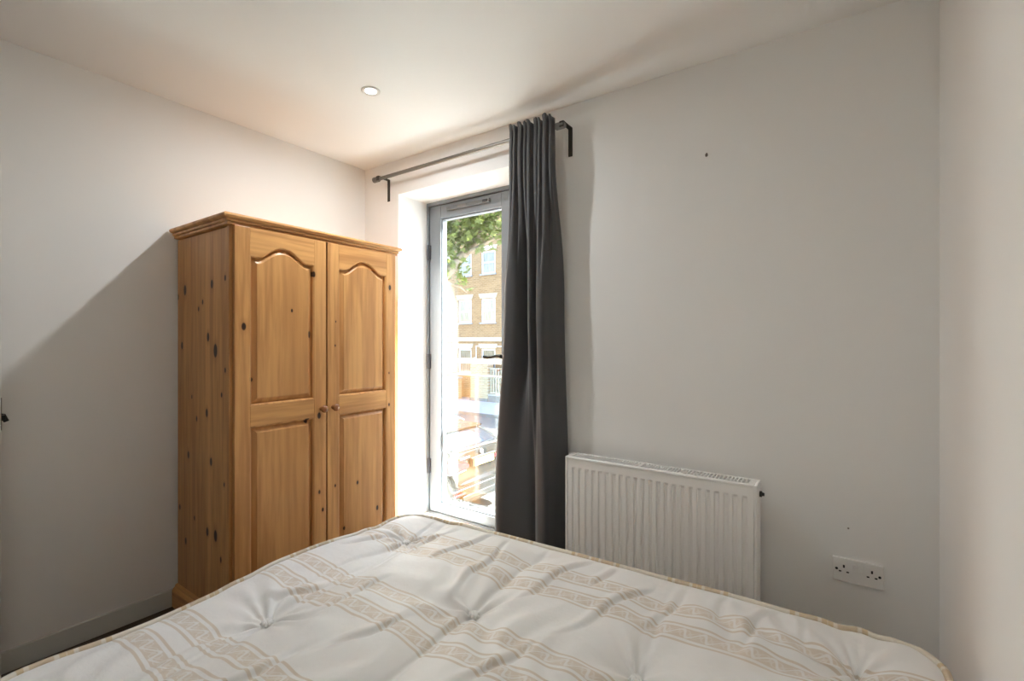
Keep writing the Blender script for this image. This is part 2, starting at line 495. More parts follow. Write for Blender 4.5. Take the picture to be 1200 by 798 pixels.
# inner window board
tag(MB().box(OX0, OX1, YF - 0.004, FY0, OZ0 - 0.02, OZ0 + 0.004, 0.001, 1).build('trim_1', M['reveal']), 'white sill board below the glazed door', kind='structure')

# glass balcony rail outside
br = thing('balcony_railing', (-1.9, 2.50, 0.02), 'glass balcony panel with a pale metal handrail outside the door', 'railing')
M['rail_pale'] = plain('pale_rail_metal', (0.62, 0.58, 0.48), 0.35, 0.4)
MB().box(-2.62, -1.15, 2.578, 2.622, 1.098, 1.130, 0.004, 2).build('handrail', M['rail_pale'], br)
MB().box(-2.60, -1.17, 2.595, 2.605, 0.03, 1.010).build('glass_panel', M['glass_rail'], br)
MB().box(-2.60, -1.17, 2.592, 2.608, 1.010, 1.016).build('glass_edge_trim', M['rail_pale'], br)
for x in (-2.61, -1.16):
    MB().box(x - 0.02, x + 0.02, 2.58, 2.62, 0.0, 1.098, 0.003, 1).build('post', M['rail_pale'], br)
MB().box(-2.75, -1.05, YO, 2.64, -0.10, 0.02).build('ledge', plain('ledge_stone', (0.55, 0.545, 0.53), 0.8, var=0.06), br)  # unseen ledge, deepened to bounce sunlight up to the ceiling

# ------------------------------------------------------------------ street: ground
ZP, ZR = -1.62, -1.72
def ground(name, lo, hi, s, rough=0.9):
    t = NT(name); p = t.pos()
    f = t.noise(p, s, 4, 0.7); g = t.noise(p, 0.5, 3)
    c = t.mix(f, lo, hi)
    c = t.mix(t.math('MULTIPLY', g, 0.35), c, lo)
    return t.done(t.bsdf(c, rough, 0, 0.2))
M['asphalt'] = ground('asphalt', (0.10, 0.10, 0.097), (0.18, 0.177, 0.168), 25)
M['paving'] = ground('paving', (0.30, 0.30, 0.30), (0.42, 0.415, 0.41), 6)
M['kerb'] = ground('kerb_stone', (0.10, 0.10, 0.095), (0.24, 0.235, 0.22), 8)
tag(MB().box(-60, 30, 5.0, 14.5, ZR - 0.3, ZR).build('road', M['asphalt']), 'asphalt road beyond the balcony door', kind='structure')
tag(MB().box(-60, 30, YO, 5.0, ZP - 0.3, ZP).build('pavement_near', M['paving']), 'paved strip between the room and the road', kind='structure')
tag(MB().box(-60, 30, 14.62, 19.2, ZP - 0.3, ZP).build('pavement_far', M['paving']), 'grey pavement in front of the brick building', kind='structure')
tag(MB().box(-60, 30, 14.5, 14.62, ZR - 0.2, ZP + 0.01).build('kerb_far', M['kerb']), 'dark kerb stones at the far side of the road', kind='structure')

# ------------------------------------------------------------------ street: brick building
def brick_mat(name, c1, c2, mortar, axis=0):
    t = NT(name); x = t.xyz(t.pos())
    b = t.n('ShaderNodeTexBrick')
    t.set(b.inputs['Vector'], t.vec(x[axis], x[2], 0.0))
    b.inputs['Color1'].default_value = (*c1, 1); b.inputs['Color2'].default_value = (*c2, 1); b.inputs['Mortar'].default_value = (*mortar, 1)
    b.inputs['Scale'].default_value = 1.0; b.inputs['Mortar Size'].default_value = 0.007
    b.inputs['Brick Width'].default_value = 0.225; b.inputs['Row Height'].default_value = 0.075
    c = t.mix(t.math('MULTIPLY', t.noise(t.pos(), 1.2, 4), 0.35), b.outputs[0], c2)
    return t.done(t.bsdf(c, 0.9, 0, 0.15))
M['brick'] = brick_mat('stock_brick', (0.31, 0.195, 0.096), (0.225, 0.135, 0.065), (0.36, 0.275, 0.175))
M['brick_pale'] = brick_mat('pale_brick', (0.50, 0.41, 0.28), (0.42, 0.34, 0.22), (0.52, 0.46, 0.37))
M['white_paint'] = plain('white_window_paint', (0.78, 0.78, 0.80), 0.45)
M['sill_grey'] = plain('sill_stone', (0.30, 0.30, 0.30), 0.8)
def far_glass(name, col):
    t = NT(name); x = t.xyz(t.pos())
    f = t.noise(t.vec(t.math('MULTIPLY', x[0], 6), 0.0, t.math('MULTIPLY', x[2], 0.6)), 3, 3)
    c = t.mix(t.smooth(f, 0.35, 0.65), tuple(k * 0.45 for k in col), col)
    return t.done(t.bsdf(c, 0.06, 0, 0.8))
M['far_glass'] = far_glass('house_window_glass', (0.22, 0.19, 0.13))

BY = 18.4
bld = thing('brick_building', (-15, BY + 2, ZP), 'yellow brick building with white sash windows across the street', 'building')
cols = [-20.1, -18.57, -17.04, -15.62, -14.12, -12.6, -11.1, -9.6]
W2 = 0.43
rows = [(-0.42, 0.84), (2.15, 3.32), (4.55, 5.67)]
TOP = 8.1
door_col = -14.12
holes = []
for cx in cols:
    for r, (z0, z1) in enumerate(rows):
        if cx == door_col and r == 0: z0 = ZP + 0.12
        holes.append((cx - W2, cx + W2, z0, z1, r, cx))
xs = sorted({-36.0, 6.0} | {h[0] for h in holes} | {h[1] for h in holes})
zs = sorted({ZP - 0.2, TOP} | {h[2] for h in holes} | {h[3] for h in holes})
fw = MB()
for x0, x1 in zip(xs, xs[1:]):
    for z0, z1 in zip(zs, zs[1:]):
        cx, cz = (x0 + x1) / 2, (z0 + z1) / 2
        if any(h[0] < cx < h[1] and h[2] < cz < h[3] for h in holes): continue
        fw.box(x0, x1, BY, BY + 0.35, z0, z1)
fw.box(-36, 6, BY + 0.35, BY + 6, ZP - 0.2, TOP)
fw.build('wall', M['brick'], bld)
MB().box(-36.1, 6.1, BY - 0.12, BY + 0.5, TOP, TOP + 0.2).build('parapet', M['brick_pale'], bld)
MB().box(-36, 6, BY - 0.05, BY + 0.02, 1.22, 1.42).build('string_course', M['brick_pale'], bld)
for (x0, x1, z0, z1, r, cx) in holes:
    if -17.6 > cx or cx > -11.5:
        pass
    is_door = (cx == door_col and r == 0)
    # splayed brick lintel, stone sill
    MB().prism([(x0 - 0.05, z1 + 0.02), (x1 + 0.05, z1 + 0.02), (x1 + 0.16, z1 + 0.26), (x0 - 0.16, z1 + 0.26)], 'y', BY - 0.03, BY + 0.02).build('lintel', M['brick_pale'], bld)
    w = MB()
    f_ = 0.07
    y0, y1 = BY + 0.05, BY + 0.12
    w.box(x0, x0 + f_, y0, y1, z0, z1); w.box(x1 - f_, x1, y0, y1, z0, z1)
    w.box(x0 + f_, x1 - f_, y0, y1, z1 - f_, z1); w.box(x0 + f_, x1 - f_, y0, y1, z0, z0 + f_)
    if is_door:
        dr = w.build('door_frame', M['white_paint'], bld)
        MB().box(x0 + f_, x1 - f_, y0 + 0.03, y0 + 0.06, z0 + f_, z1 - 0.42).build('door_leaf', plain('door_dark', (0.05, 0.06, 0.07), 0.4), dr)
        MB().box(x0 + f_, x1 - f_, y0 + 0.03, y0 + 0.05, z1 - 0.40, z1 - f_).build('pane', M['far_glass'], dr)
        continue
    zm = (z0 + z1) / 2
    w.box(x0 + f_, x1 - f_, y0 - 0.01, y1, zm - 0.03, zm + 0.03)
    wd = w.build('window', M['white_paint'], bld)
    g_ = M['far_glass']
    MB().box(x0 + f_, x1 - f_, y0 + 0.035, y0 + 0.045, zm + 0.03, z1 - f_).build('pane', g_, wd)
    MB().box(x0 + f_, x1 - f_, y0 + 0.035, y0 + 0.045, z0 + f_, zm - 0.03).build('pane', g_, wd)
    MB().box(x0 - 0.07, x1 + 0.07, BY - 0.06, BY + 0.06, z0 - 0.07, z0).build('sill', M['sill_grey'], bld)
# lamp and conduit over the door
MB().tube([(-13.0, BY - 0.02, 0.98), (-14.86, BY - 0.02, 0.98), (-14.86, BY - 0.02, 0.42)], 0.022, 8).build('conduit', M['white_paint'], bld)
MB().lathe((-14.86, BY - 0.06, 0.30), (0, -1, 0), [(0, 0.11), (0.05, 0.12), (0.10, 0.09), (0.13, 0.02)], 16).build('wall_lamp', M['white_paint'], bld, angle=40)

skin = MB()
skin.box(XL - 0.3, OX0, YS, YO, ZP, 3.2); skin.box(OX1, XR + 0.3, YS, YO, ZP, 3.2)
skin.box(OX0, OX1, YS, YO, OZ1, 3.2); skin.box(OX0, OX1, YS, YO, ZP, OZ0)
tag(skin.build('wall_outside', M['brick']), 'brown brick outer face of the bedroom wall', kind='structure')

# boundary pier, railing and low wall on the pavement
PY = 17.55
M['pier_brick'] = brick_mat('pier_brick', (0.42, 0.32, 0.19), (0.33, 0.24, 0.135), (0.45, 0.39, 0.30))
pier = thing('brick_pier', (-14.0, PY + 0.2, ZP), 'square yellow brick pier beside the entrance railing', 'pier')
MB().box(-14.53, -13.50, PY, PY + 0.45, ZP + 0.14, 0.24).build('shaft', M['pier_brick'], pier)
MB().box(-14.56, -13.47, PY - 0.03, PY + 0.48, ZP, ZP + 0.14).build('plinth', M['kerb'], pier)
MB().box(-14.56, -13.47, PY - 0.03, PY + 0.48, 0.24, 0.31).build('coping', M['brick_pale'], pier)
lw = thing('low_brick_wall', (-12.2, PY + 0.2, ZP), 'low brick wall under the pale metal railing', 'wall')
MB().box(-13.46, -10.5, PY, PY + 0.3, ZP, ZP + 0.30).build('brickwork', M['kerb'], lw)
MB().box(-13.46, -10.5, PY - 0.02, PY + 0.32, ZP + 0.30, ZP + 0.36).build('coping', M['sill_grey'], lw)
rl = thing('metal_railing', (-12.2, PY + 0.15, ZP + 0.36), 'pale upright metal railing beside the brick pier', 'railing')
M['rail_paint'] = plain('railing_paint', (0.42, 0.38, 0.27), 0.5)
b0 = None
k = 0
xx = -13.40
while xx < -10.5:
    if b0 is None: b0 = MB().box(xx - 0.03, xx + 0.03, PY + 0.12, PY + 0.18, ZP + 0.36, -0.02).build('bar', M['rail_paint'], rl)
    else: copy_part(b0, (xx, PY + 0.15, ZP + 0.36), rl)
    xx += 0.15
MB().box(-13.46, -10.5, PY + 0.10, PY + 0.20, -0.10, -0.05).build('top_rail', M['rail_paint'], rl)
MB().box(-13.46, -10.5, PY + 0.10, PY + 0.20, ZP + 0.40, ZP + 0.45).build('bottom_rail', M['rail_paint'], rl)
wl = thing('forecourt_wall', (-17.5, PY + 0.2, ZP), 'low yellow brick wall left of the entrance gap', 'wall')
MB().box(-24.0, -15.35, PY, PY + 0.3, ZP, -0.62).build('brickwork', M['pier_brick'], wl)
MB().box(-24.0, -15.32, PY - 0.03, PY + 0.33, -0.62, -0.54).build('coping', M['sill_grey'], wl)

# ------------------------------------------------------------------ street: parked estate car
CX, CY = -4.97, 6.36
M['car_paint'] = plain('car_black_paint', (0.012, 0.011, 0.010), 0.12, 0.0, 0.4, var=0.02)
M['car_glass'] = plain('car_glass', (0.012, 0.016, 0.024), 0.03, 0, 0.5, var=0.0)
M['car_trim'] = plain('car_dark_trim', (0.012, 0.011, 0.010), 0.5)
M['car_chrome'] = plain('car_chrome', (0.82, 0.85, 0.88), 0.12, 1.0)
M['car_silver'] = plain('car_bumper_silver', (0.10, 0.115, 0.125), 0.28, 0.3, var=0.02)
M['car_red'] = plain('car_red_lamp', (0.55, 0.012, 0.02), 0.12, 0, 0.7, var=0.05)
M['tyre'] = plain('tyre', (0.02, 0.02, 0.02), 0.85)
M['plate_yellow'] = plain('plate_yellow', (0.85, 0.66, 0.16), 0.45, var=0.01)
car = thing('car', (CX - 2.3, CY, ZR), 'black estate car with yellow rear number plate parked at the kerb', 'car')
def cpt(l, y, z): return (CX - l, CY + y, ZR + z)
TOPZ = [(0.0, 0.70), (0.03, 0.80), (0.07, 1.06), (0.12, 1.13), (0.20, 1.17), (0.45, 1.31), (0.68, 1.415), (1.1, 1.45), (2.0, 1.47), (2.6, 1.43), (3.0, 1.28), (3.4, 1.06), (3.5, 1.02), (4.2, 0.92), (4.5, 0.80), (4.68, 0.58), (4.70, 0.50)]
def topz(l):
    for (a, za), (b, zb) in zip(TOPZ, TOPZ[1:]):
        if a <= l <= b: return za + (zb - za) * (l - a) / (b - a)
    return TOPZ[-1][1]
stations = [0.0, 0.015, 0.04, 0.075, 0.12, 0.2, 0.32, 0.45, 0.58, 0.68, 0.9, 1.2, 1.7, 2.2, 2.6, 2.8, 3.0, 3.2, 3.4, 3.5, 3.8, 4.2, 4.45, 4.6, 4.68, 4.70]
loops = []
for l in stations:
    tz = topz(l)
    e = min(1.0, 0.90 + 0.10 * sqrt(min(1, l / 0.35))) * min(1.0, 0.82 + 0.18 * sqrt(min(1, (4.7 - l) / 0.6)))
    w = 0.905 * e
    belt = min(0.98 + 0.04 * (1 - l / 4.7), tz - 0.05)
    wr = w - 0.02 - max(0, (tz - belt)) * 0.52
    zb = 0.30 if l > 0.1 else 0.34
    half = [(0, zb - 0.02), (w * 0.86, zb - 0.02), (w * 0.95, zb + 0.05), (w, min(0.56, tz - 0.15)), (w * 0.995, min(0.75, tz - 0.10)), (w * 0.965, belt), (wr + 0.03, tz - 0.05), (wr * 0.86, tz), (wr * 0.45, tz + 0.012), (0, tz + 0.016)]
    loops.append([cpt(l, y, z) for y, z in half] + [cpt(l, -y, z) for y, z in half[-2:0:-1]])
cb = MB().rings(loops, True, True)
body = cb.build('body', M['car_paint'], car, smooth=True)
# rear window, set on the sloping tailgate
def slope_panel(l0, l1, w0, w1, off, m, name, inset=0.0, parent=car, n=6):
    vs_, fs = [], []
    for i in range(n + 1):
        s_ = i / n
        l = l0 + (l1 - l0) * s_
        w = w0 + (w1 - w0) * s_
        for j in range(9):
            q = (j / 8 * 2 - 1)
            bulge = 0.02 * (1 - q * q)
            p = cpt(l - off * 0.5 - bulge, w * q, topz(l) + off + 0.014 * (1 - q * q))
            vs_.append(p)
    for i in range(n):
        for j in range(8):
            a = i * 9 + j
            fs.append((a, a + 1, a + 10, a + 9))
    o = mk(name, vs_, fs, m, parent, smooth=True)
    sm = o.modifiers.new('thick', 'SOLIDIFY'); sm.thickness = 0.008
    return o
slope_panel(0.13, 0.70, 0.72, 0.56, 0.006, M['car_trim'], 'window_surround')
slope_panel(0.17, 0.58, 0.645, 0.53, 0.018, M['car_glass'], 'rear_window')
MB().box(CX - 0.86, CX - 0.50, CY - 0.575, CY + 0.575, ZR + 1.400, ZR + 1.437, 0.012, 2).build('roof_spoiler', M['car_paint'], car)
for s_ in (-1, 1):
    MB().tube([cpt(0.95, s_ * 0.60, 1.45), cpt(1.1, s_ * 0.61, 1.485), cpt(2.3, s_ * 0.61, 1.49), cpt(2.5, s_ * 0.60, 1.44)], 0.014, 8).build('roof_rail', M['car_chrome'], car)
    # side glass
    pts = [(0.55, 1.06, 1.14), (3.15, 1.04, 1.03), (2.55, 1.37, 1.37), (1.0, 1.395, 1.38)]
    def wat(l, z):
        tz = topz(l); e = min(1.0, 0.90 + 0.10 * sqrt(min(1, l / 0.35))); w = 0.905 * e
        belt = min(0.98 + 0.04 * (1 - l / 4.7), tz - 0.05); wr = w - 0.02 - max(0, tz - belt) * 0.52
        q = (z - belt) / max(0.05, (tz - 0.05 - belt)); return w * 0.965 + (wr + 0.03 - w * 0.965) * min(1, max(0, q)) + 0.008
    for l0, l1 in ((0.62, 1.22), (1.28, 2.12), (2.18, 3.0)):
        vs_ = []
        for l in (l0, (l0 + l1) / 2, l1):
            zt = topz(l) - 0.075; zb_ = 1.035
            if zt - zb_ < 0.03: zt = zb_ + 0.03
            vs_ += [cpt(l, s_ * wat(l, zb_), zb_), cpt(l, s_ * wat(l, zt), zt)]
        o = mk('side_window', vs_, [(0, 2, 3, 1), (2, 4, 5, 3)], M['car_glass'], car)
        sm = o.modifiers.new('thick', 'SOLIDIFY'); sm.thickness = 0.01; sm.offset = 0
    # tail lamp wrapping the corner
    tl = MB()
    rs = []
    for (l, y, z0, z1) in ((0.30, 0.903, 0.965, 1.02), (0.16, 0.885, 0.90, 1.03), (0.055, 0.83, 0.875, 1.03), (0.018, 0.70, 0.875, 1.02), (0.008, 0.50, 0.89, 0.99), (0.006, 0.40, 0.91, 0.95)):
        rs.append([cpt(l - 0.02, s_ * (y + 0.012), z0), cpt(l - 0.02, s_ * (y + 0.012), z1), cpt(l + 0.05, s_ * (y - 0.03), z1), cpt(l + 0.05, s_ * (y - 0.03), z0)])
    tl.rings(rs, True, True)
    t_o = tl.build('tail_lamp', M['car_red'], car, angle=50)
    MB().tube([cpt(0.27, s_ * 0.925, 0.955), cpt(0.13, s_ * 0.905, 0.885), cpt(0.03, s_ * 0.84, 0.86), cpt(-0.006, s_ * 0.70, 0.86), cpt(-0.016, s_ * 0.50, 0.88)], 0.008, 6).build('chrome_strip', M['car_chrome'], t_o)
    MB().box(CX + 0.015, CX + 0.045, CY + s_ * 0.66 - 0.13, CY + s_ * 0.66 + 0.13, ZR + 0.50, ZR + 0.53, 0.004, 1).build('reflector', M['car_red'], car)
    for l in (0.86, 3.72):
        y0 = s_ * 0.70
        wh = MB().lathe(cpt(l, y0, 0.325), (0, s_, 0), [(0, 0.30), (0.02, 0.325), (0.19, 0.325), (0.212, 0.30), (0.205, 0.22)], 28)
        t_ = wh.build('wheel', M['tyre'], car, angle=40)
        MB().lathe(cpt(l, y0 + s_ * 0.195, 0.325), (0, s_, 0), [(0, 0.22), (0.012, 0.215), (0.004, 0.19), (0.008, 0.06), (0.014, 0.03)], 20).build('rim', M['car_silver'], t_, angle=40)
# rear bumper
bp = []
for z, dl, w in ((0.36, 0.03, 0.84), (0.42, -0.035, 0.90), (0.56, -0.05, 0.912), (0.66, -0.045, 0.912), (0.70, 0.0, 0.90)):
    ring = []
    for j in range(13):
        q = j / 12 * 2 - 1
        ring.append(cpt(dl + 0.30 * abs(q) ** 5, w * q, z))
    ring += [cpt(dl + 0.42, w * 0.98, z), cpt(dl + 0.42, -w * 0.98, z)]
    bp.append(ring)
MB().rings(bp, True, True).build('rear_bumper', M['car_paint'], car, angle=35)
MB().box(CX + 0.028, CX + 0.052, CY - 0.60, CY + 0.60, ZR + 0.40, ZR + 0.47, 0.004, 1).build('lower_valance', M['car_trim'], car)
MB().box(CX - 0.0, CX + 0.052, CY - 0.80, CY + 0.80, ZR + 0.585, ZR + 0.60, 0.003, 1).build('bumper_strip', M['car_chrome'], car)
for s_ in (-1, 1):
    MB().tube([cpt(0.1, s_ * 0.5, 0.33), cpt(-0.05, s_ * 0.5, 0.33)], 0.04, 12).build('exhaust_tip', M['car_chrome'], car)
# number plate, handle strip, badges
pl = MB().box(CX - 0.06, CX - 0.0, CY - 0.30, CY + 0.30, ZR + 0.885, ZR + 1.01).build('plate_recess', M['car_trim'], car)
plate = MB().box(CX - 0.002, CX + 0.012, CY - 0.26, CY + 0.26, ZR + 0.89, ZR + 1.0, 0.002, 1).build('number_plate', M['plate_yellow'], car)
MB().box(CX - 0.04, CX + 0.004, CY - 0.33, CY + 0.33, ZR + 1.015, ZR + 1.035, 0.003, 1).build('handle_strip', M['car_trim'], car)

def text_mesh(name, txt, size, m, parent, at, depth=0.002, facing='x', ry=0.0):
    cu = bpy.data.curves.new(name, 'FONT'); cu.body = txt; cu.size = size; cu.align_x = 'CENTER'; cu.align_y = 'CENTER'; cu.extrude = depth
    cu.resolution_u = 3
    tmp = bpy.data.objects.new('tmp', cu); COL.objects.link(tmp)
    dg = bpy.context.evaluated_depsgraph_get()
    me = bpy.data.meshes.new_from_object(tmp.evaluated_get(dg))
    bpy.data.objects.remove(tmp)
    for v in me.vertices:
        x, y, z = v.co
        v.co = Vector((z, x, y))           # faces +x
    me.materials.clear(); me.materials.append(m)
    return from_mesh(name, me, parent, at)
text_mesh('plate_lettering', 'KS17 OFR', 0.098, M['car_trim'], plate, cpt(-0.014, 0, 0.945))
MB().lathe(cpt(0.055, 0, 1.085), (1, 0, 0.12), [(0, 0.045), (0.012, 0.045), (0.014, 0.034), (0.008, 0.032), (0.008, 0.004)], 20).build('badge', M['car_chrome'], car, angle=40)
MB().box(CX - 0.03, CX - 0.01, CY - 0.60, CY - 0.36, ZR + 1.05, ZR + 1.08, 0.004, 1).build('model_lettering', M['car_chrome'], car)
# rear wiper
MB().tube([cpt(0.13, 0.0, 1.165), cpt(0.15, 0.25, 1.19), cpt(0.17, 0.48, 1.20)], [0.016, 0.009, 0.006], 8).build('rear_wiper', M['car_trim'], car)

# ------------------------------------------------------------------ street tree
def leaf_mat(name, col, tr):
    t = NT(name)
    rnd = t.t.nodes.new('ShaderNodeObjectInfo').outputs['Random']
    f = t.noise(t.pos(), 3, 2)
    c = t.mix(f, tuple(k * 0.6 for k in col), col)
    c = t.mix(t.math('MULTIPLY', rnd, 0.45), c, (0.12, 0.14, 0.035))
    d = t.bsdf(c, 0.42, 0, 0.5)
    tl = t.n('ShaderNodeBsdfTranslucent'); t.set(tl.inputs[0], t.mix(0.5, c, tr))
    mx = t.n('ShaderNodeMixShader'); mx.inputs[0].default_value = 0.4
    t.t.links.new(d, mx.inputs[1]); t.t.links.new(tl.outputs[0], mx.inputs[2])
    return t.done(mx.outputs[0])
M['leaf'] = leaf_mat('plane_leaf', (0.125, 0.17, 0.045), (0.36, 0.42, 0.09))
M['bark'] = plain('bark', (0.25, 0.205, 0.15), 0.85, var=0.35, scale=9, bump=0.5)
def leaf_shape():
    pts = []
    lobes = [(-2.35, 0.55), (-1.95, 0.30), (-1.45, 0.80), (-0.98, 0.42), (-0.50, 0.95), (-0.24, 0.52), (0.0, 1.12)]
    L_ = lobes + [(-a, r) for a, r in lobes[-2::-1]]
    for a, r in L_:
        pts.append((r * sin(a), r * cos(a), -0.16 * r * r * abs(sin(a))))
    vs_ = [(0, -0.05, 0.05)] + pts + [(0.0, -0.12, 0.04)]
    n = len(pts)
    fs = [(0, i, i + 1) for i in range(1, n)] + [(0, n, n + 1), (0, n + 1, 1)]
    return vs_, fs
LV, LF = leaf_shape()
tree = thing('street_tree', (-5.15, 4.6, ZP), 'leafy plane tree with a thick branch reaching past the door glass', 'tree')
tk = MB()
tk.tube([(-5.3, 4.6, ZP), (-5.28, 4.62, -0.6), (-5.22, 4.66, 0.6), (-5.15, 4.72, 1.6), (-5.2, 4.7, 3.0), (-5.35, 4.75, 4.6), (-5.3, 4.9, 6.2)], [0.20, 0.17, 0.155, 0.15, 0.13, 0.10, 0.05], 12)
tk.build('trunk', M['bark'], tree, smooth=True)
bA = MB().tube([(-5.16, 4.72, 1.72), (-5.02, 4.98, 1.98), (-4.90, 5.18, 2.16), (-4.83, 5.42, 2.40), (-4.80, 5.72, 2.68), (-4.72, 6.05, 3.15), (-4.6, 6.3, 3.75)], [0.12, 0.10, 0.092, 0.082, 0.07, 0.05, 0.025], 10)
bA.tube([(-4.81, 5.6, 2.58), (-4.62, 5.78, 2.72), (-4.40, 6.05, 2.95), (-4.1, 6.35, 3.2)], [0.045, 0.035, 0.025, 0.01], 8)
bA.tube([(-4.92, 5.14, 2.14), (-4.78, 5.28, 2.12), (-4.68, 5.42, 2.06), (-4.62, 5.5, 1.98)], [0.03, 0.022, 0.015, 0.008], 7)
bA.tube([(-4.80, 5.7, 2.66), (-4.95, 5.9, 2.9), (-5.1, 6.2, 3.3)], [0.04, 0.03, 0.01], 7)
bA.build('branch', M['bark'], tree, smooth=True)
rl_ = random.Random(11)
def leaf_xf(c, size):
    from mathutils import Euler, Matrix
    e = Euler((rl_.uniform(-1.0, 1.0), rl_.uniform(-0.9, 0.9), rl_.uniform(0, 2 * pi)))
    # leaves hang outwards and face up and out
    return Matrix.Translation(c) @ e.to_matrix().to_4x4() @ Matrix.Diagonal((size, size, size, 1)), e
blobs_near = [((-4.80, 5.05, 2.72), (0.30, 0.36, 0.42)), ((-4.72, 5.55, 2.92), (0.34, 0.36, 0.42)), ((-4.45, 5.85, 3.05), (0.36, 0.36, 0.40)), ((-4.25, 6.05, 3.18), (0.36, 0.40, 0.36)),
              ((-4.72, 5.12, 2.22), (0.16, 0.18, 0.24)), ((-4.68, 5.45, 2.42), (0.16, 0.20, 0.22)), ((-4.62, 5.40, 2.08), (0.12, 0.14, 0.16))]
lm = []
for q in range(3):
    me = bpy.data.meshes.new('leaf')
    me.from_pydata([(x * (1 + 0.12 * q), y, z * (1 + q)) for x, y, z in LV], [], LF)
    me.materials.append(M['leaf']); lm.append(me)
nleaf = 0
wts = [b[1][0] * b[1][1] * b[1][2] for b in blobs_near]
for b, (c, r) in enumerate(blobs_near):
    cnt = int(285 * wts[b] ** 0.7 / sum(w ** 0.7 for w in wts))
    for i in range(cnt):
        while True:
            q = Vector((rl_.uniform(-1, 1), rl_.uniform(-1, 1), rl_.uniform(-1, 1)))
            if q.length <= 1: break
        p = Vector(c) + Vector((q.x * r[0], q.y * r[1], q.z * r[2]))
        _, e = leaf_xf(p, 1)
        o = bpy.data.objects.new('leaf', lm[nleaf % 3])
        sz = rl_.uniform(0.075, 0.115)
        o.location = p - WORLD_AT[tree]; o.rotation_euler = e; o.scale = (sz, sz, sz)
        link(o, tree); nleaf += 1
fv, ff = [], []
blobs_far = [((-5.2, 5.0, 4.2), (1.9, 1.6, 1.3), 1700), ((-4.4, 6.2, 4.4), (1.5, 1.2, 1.0), 1100), ((-6.2, 4.6, 3.4), (1.1, 1.0, 1.0), 500), ((-5.3, 4.9, 6.0), (1.5, 1.3, 1.0), 600),
             ((-5.0, 5.6, 3.30), (0.8, 0.7, 0.55), 620), ((-4.1, 6.5, 3.60), (0.7, 0.6, 0.5), 520), ((-4.95, 5.5, 2.85), (0.30, 0.45, 0.32), 130)]
for c, r, cnt in blobs_far:
    for i in range(cnt):
        while True:
            q = Vector((rl_.uniform(-1, 1), rl_.uniform(-1, 1), rl_.uniform(-1, 1)))
            if 0.2 < q.length <= 1: break
        p = Vector(c) + Vector((q.x * r[0], q.y * r[1], q.z * r[2]))
        Mx, _ = leaf_xf(p, rl_.uniform(0.075, 0.12))
        b = len(fv)
        fv += [tuple(Mx @ Vector(v)) for v in LV]
        ff += [tuple(b + k for k in f) for f in LF]
tag(mk('foliage', fv, ff, M['leaf'], tree), kind='stuff')

# ------------------------------------------------------------------ wardrobe
WX0, WX1 = XL + 0.016, -2.055        # back, door face
WY0, WY1 = 0.944, 1.822
wr_ = thing('wardrobe', ((WX0 + WX1) / 2, (WY0 + WY1) / 2, 0), 'knotty pine two-door wardrobe with arched door panels and moulded cornice', 'wardrobe')
# carcass: side boards, front posts, inside, back
sp = MB().box(WX0, WX1 - 0.022, WY0 + 0.010, WY0 + 0.022, 0.09, 1.735).build('side_panel', M['pine_dark'], wr_)
edges = [WX0, -2.525, -2.448, -2.372, -2.298, -2.222, -2.150, WX1 - 0.040]
for a, b in zip(edges, edges[1:]):
    MB().box(a + 0.0003, b - 0.0003, WY0, WY0 + 0.012, 0.09, 1.735, 0.0006, 1).build('plank', M['pine_side'], sp)
sp2 = MB().box(WX0, WX1 - 0.022, WY1 - 0.022, WY1 - 0.010, 0.09, 1.735).build('side_panel', M['pine_dark'], wr_)
for a, b in zip(edges, edges[1:]):
    MB().box(a + 0.0003, b - 0.0003, WY1 - 0.012, WY1, 0.09, 1.735, 0.0006, 1).build('plank', M['pine_side'], sp2)
for y0, y1 in ((WY0 - 0.002, WY0 + 0.028), (WY1 - 0.028, WY1 + 0.002)):
    MB().box(WX1 - 0.042, WX1 - 0.022, y0, y1, 0.09, 1.740, 0.002, 1).build('front_post', M['pine_side'], wr_)
MB().box(WX0, WX0 + 0.01, WY0 + 0.022, WY1 - 0.022, 0.09, 1.735).build('back_panel', M['pine_dark'], wr_)
MB().box(WX0, WX1 - 0.03, WY0 + 0.022, WY1 - 0.022, 0.09, 0.11).build('base_board', M['pine_dark'], wr_)
MB().box(WX1 - 0.040, WX1 - 0.024, WY0 + 0.028, WY1 - 0.028, 1.70, 1.742).build('head_rail', M['pine_rail'], wr_)

def stepped(name, prof, mt, front):
    """moulding round front and two sides: prof = list of (projection, z)"""
    rs = []
    for p, z in prof:
        rs.append([(WX0, WY0 - p, z), (WX1 - 0.022 + p, WY0 - p, z), (WX1 - 0.022 + p, WY1 + p, z), (WX0, WY1 + p, z)])
    return MB().rings(rs, True, True).build(name, mt, wr_)
stepped('cornice', [(0.003, 1.740), (0.015, 1.742), (0.015, 1.751), (0.012, 1.7525), (0.020, 1.754), (0.022, 1.758), (0.022, 1.764), (0.017, 1.7655), (0.026, 1.767), (0.033, 1.771), (0.036, 1.776), (0.035, 1.781), (0.030, 1.786), (0.0, 1.786)], M['pine_rail'], True)
stepped('plinth', [(0.024, 0.002), (0.024, 0.078), (0.020, 0.086), (0.013, 0.092), (0.011, 0.100), (0.004, 0.104), (0.0, 0.104)], M['pine_trim_side'], True)

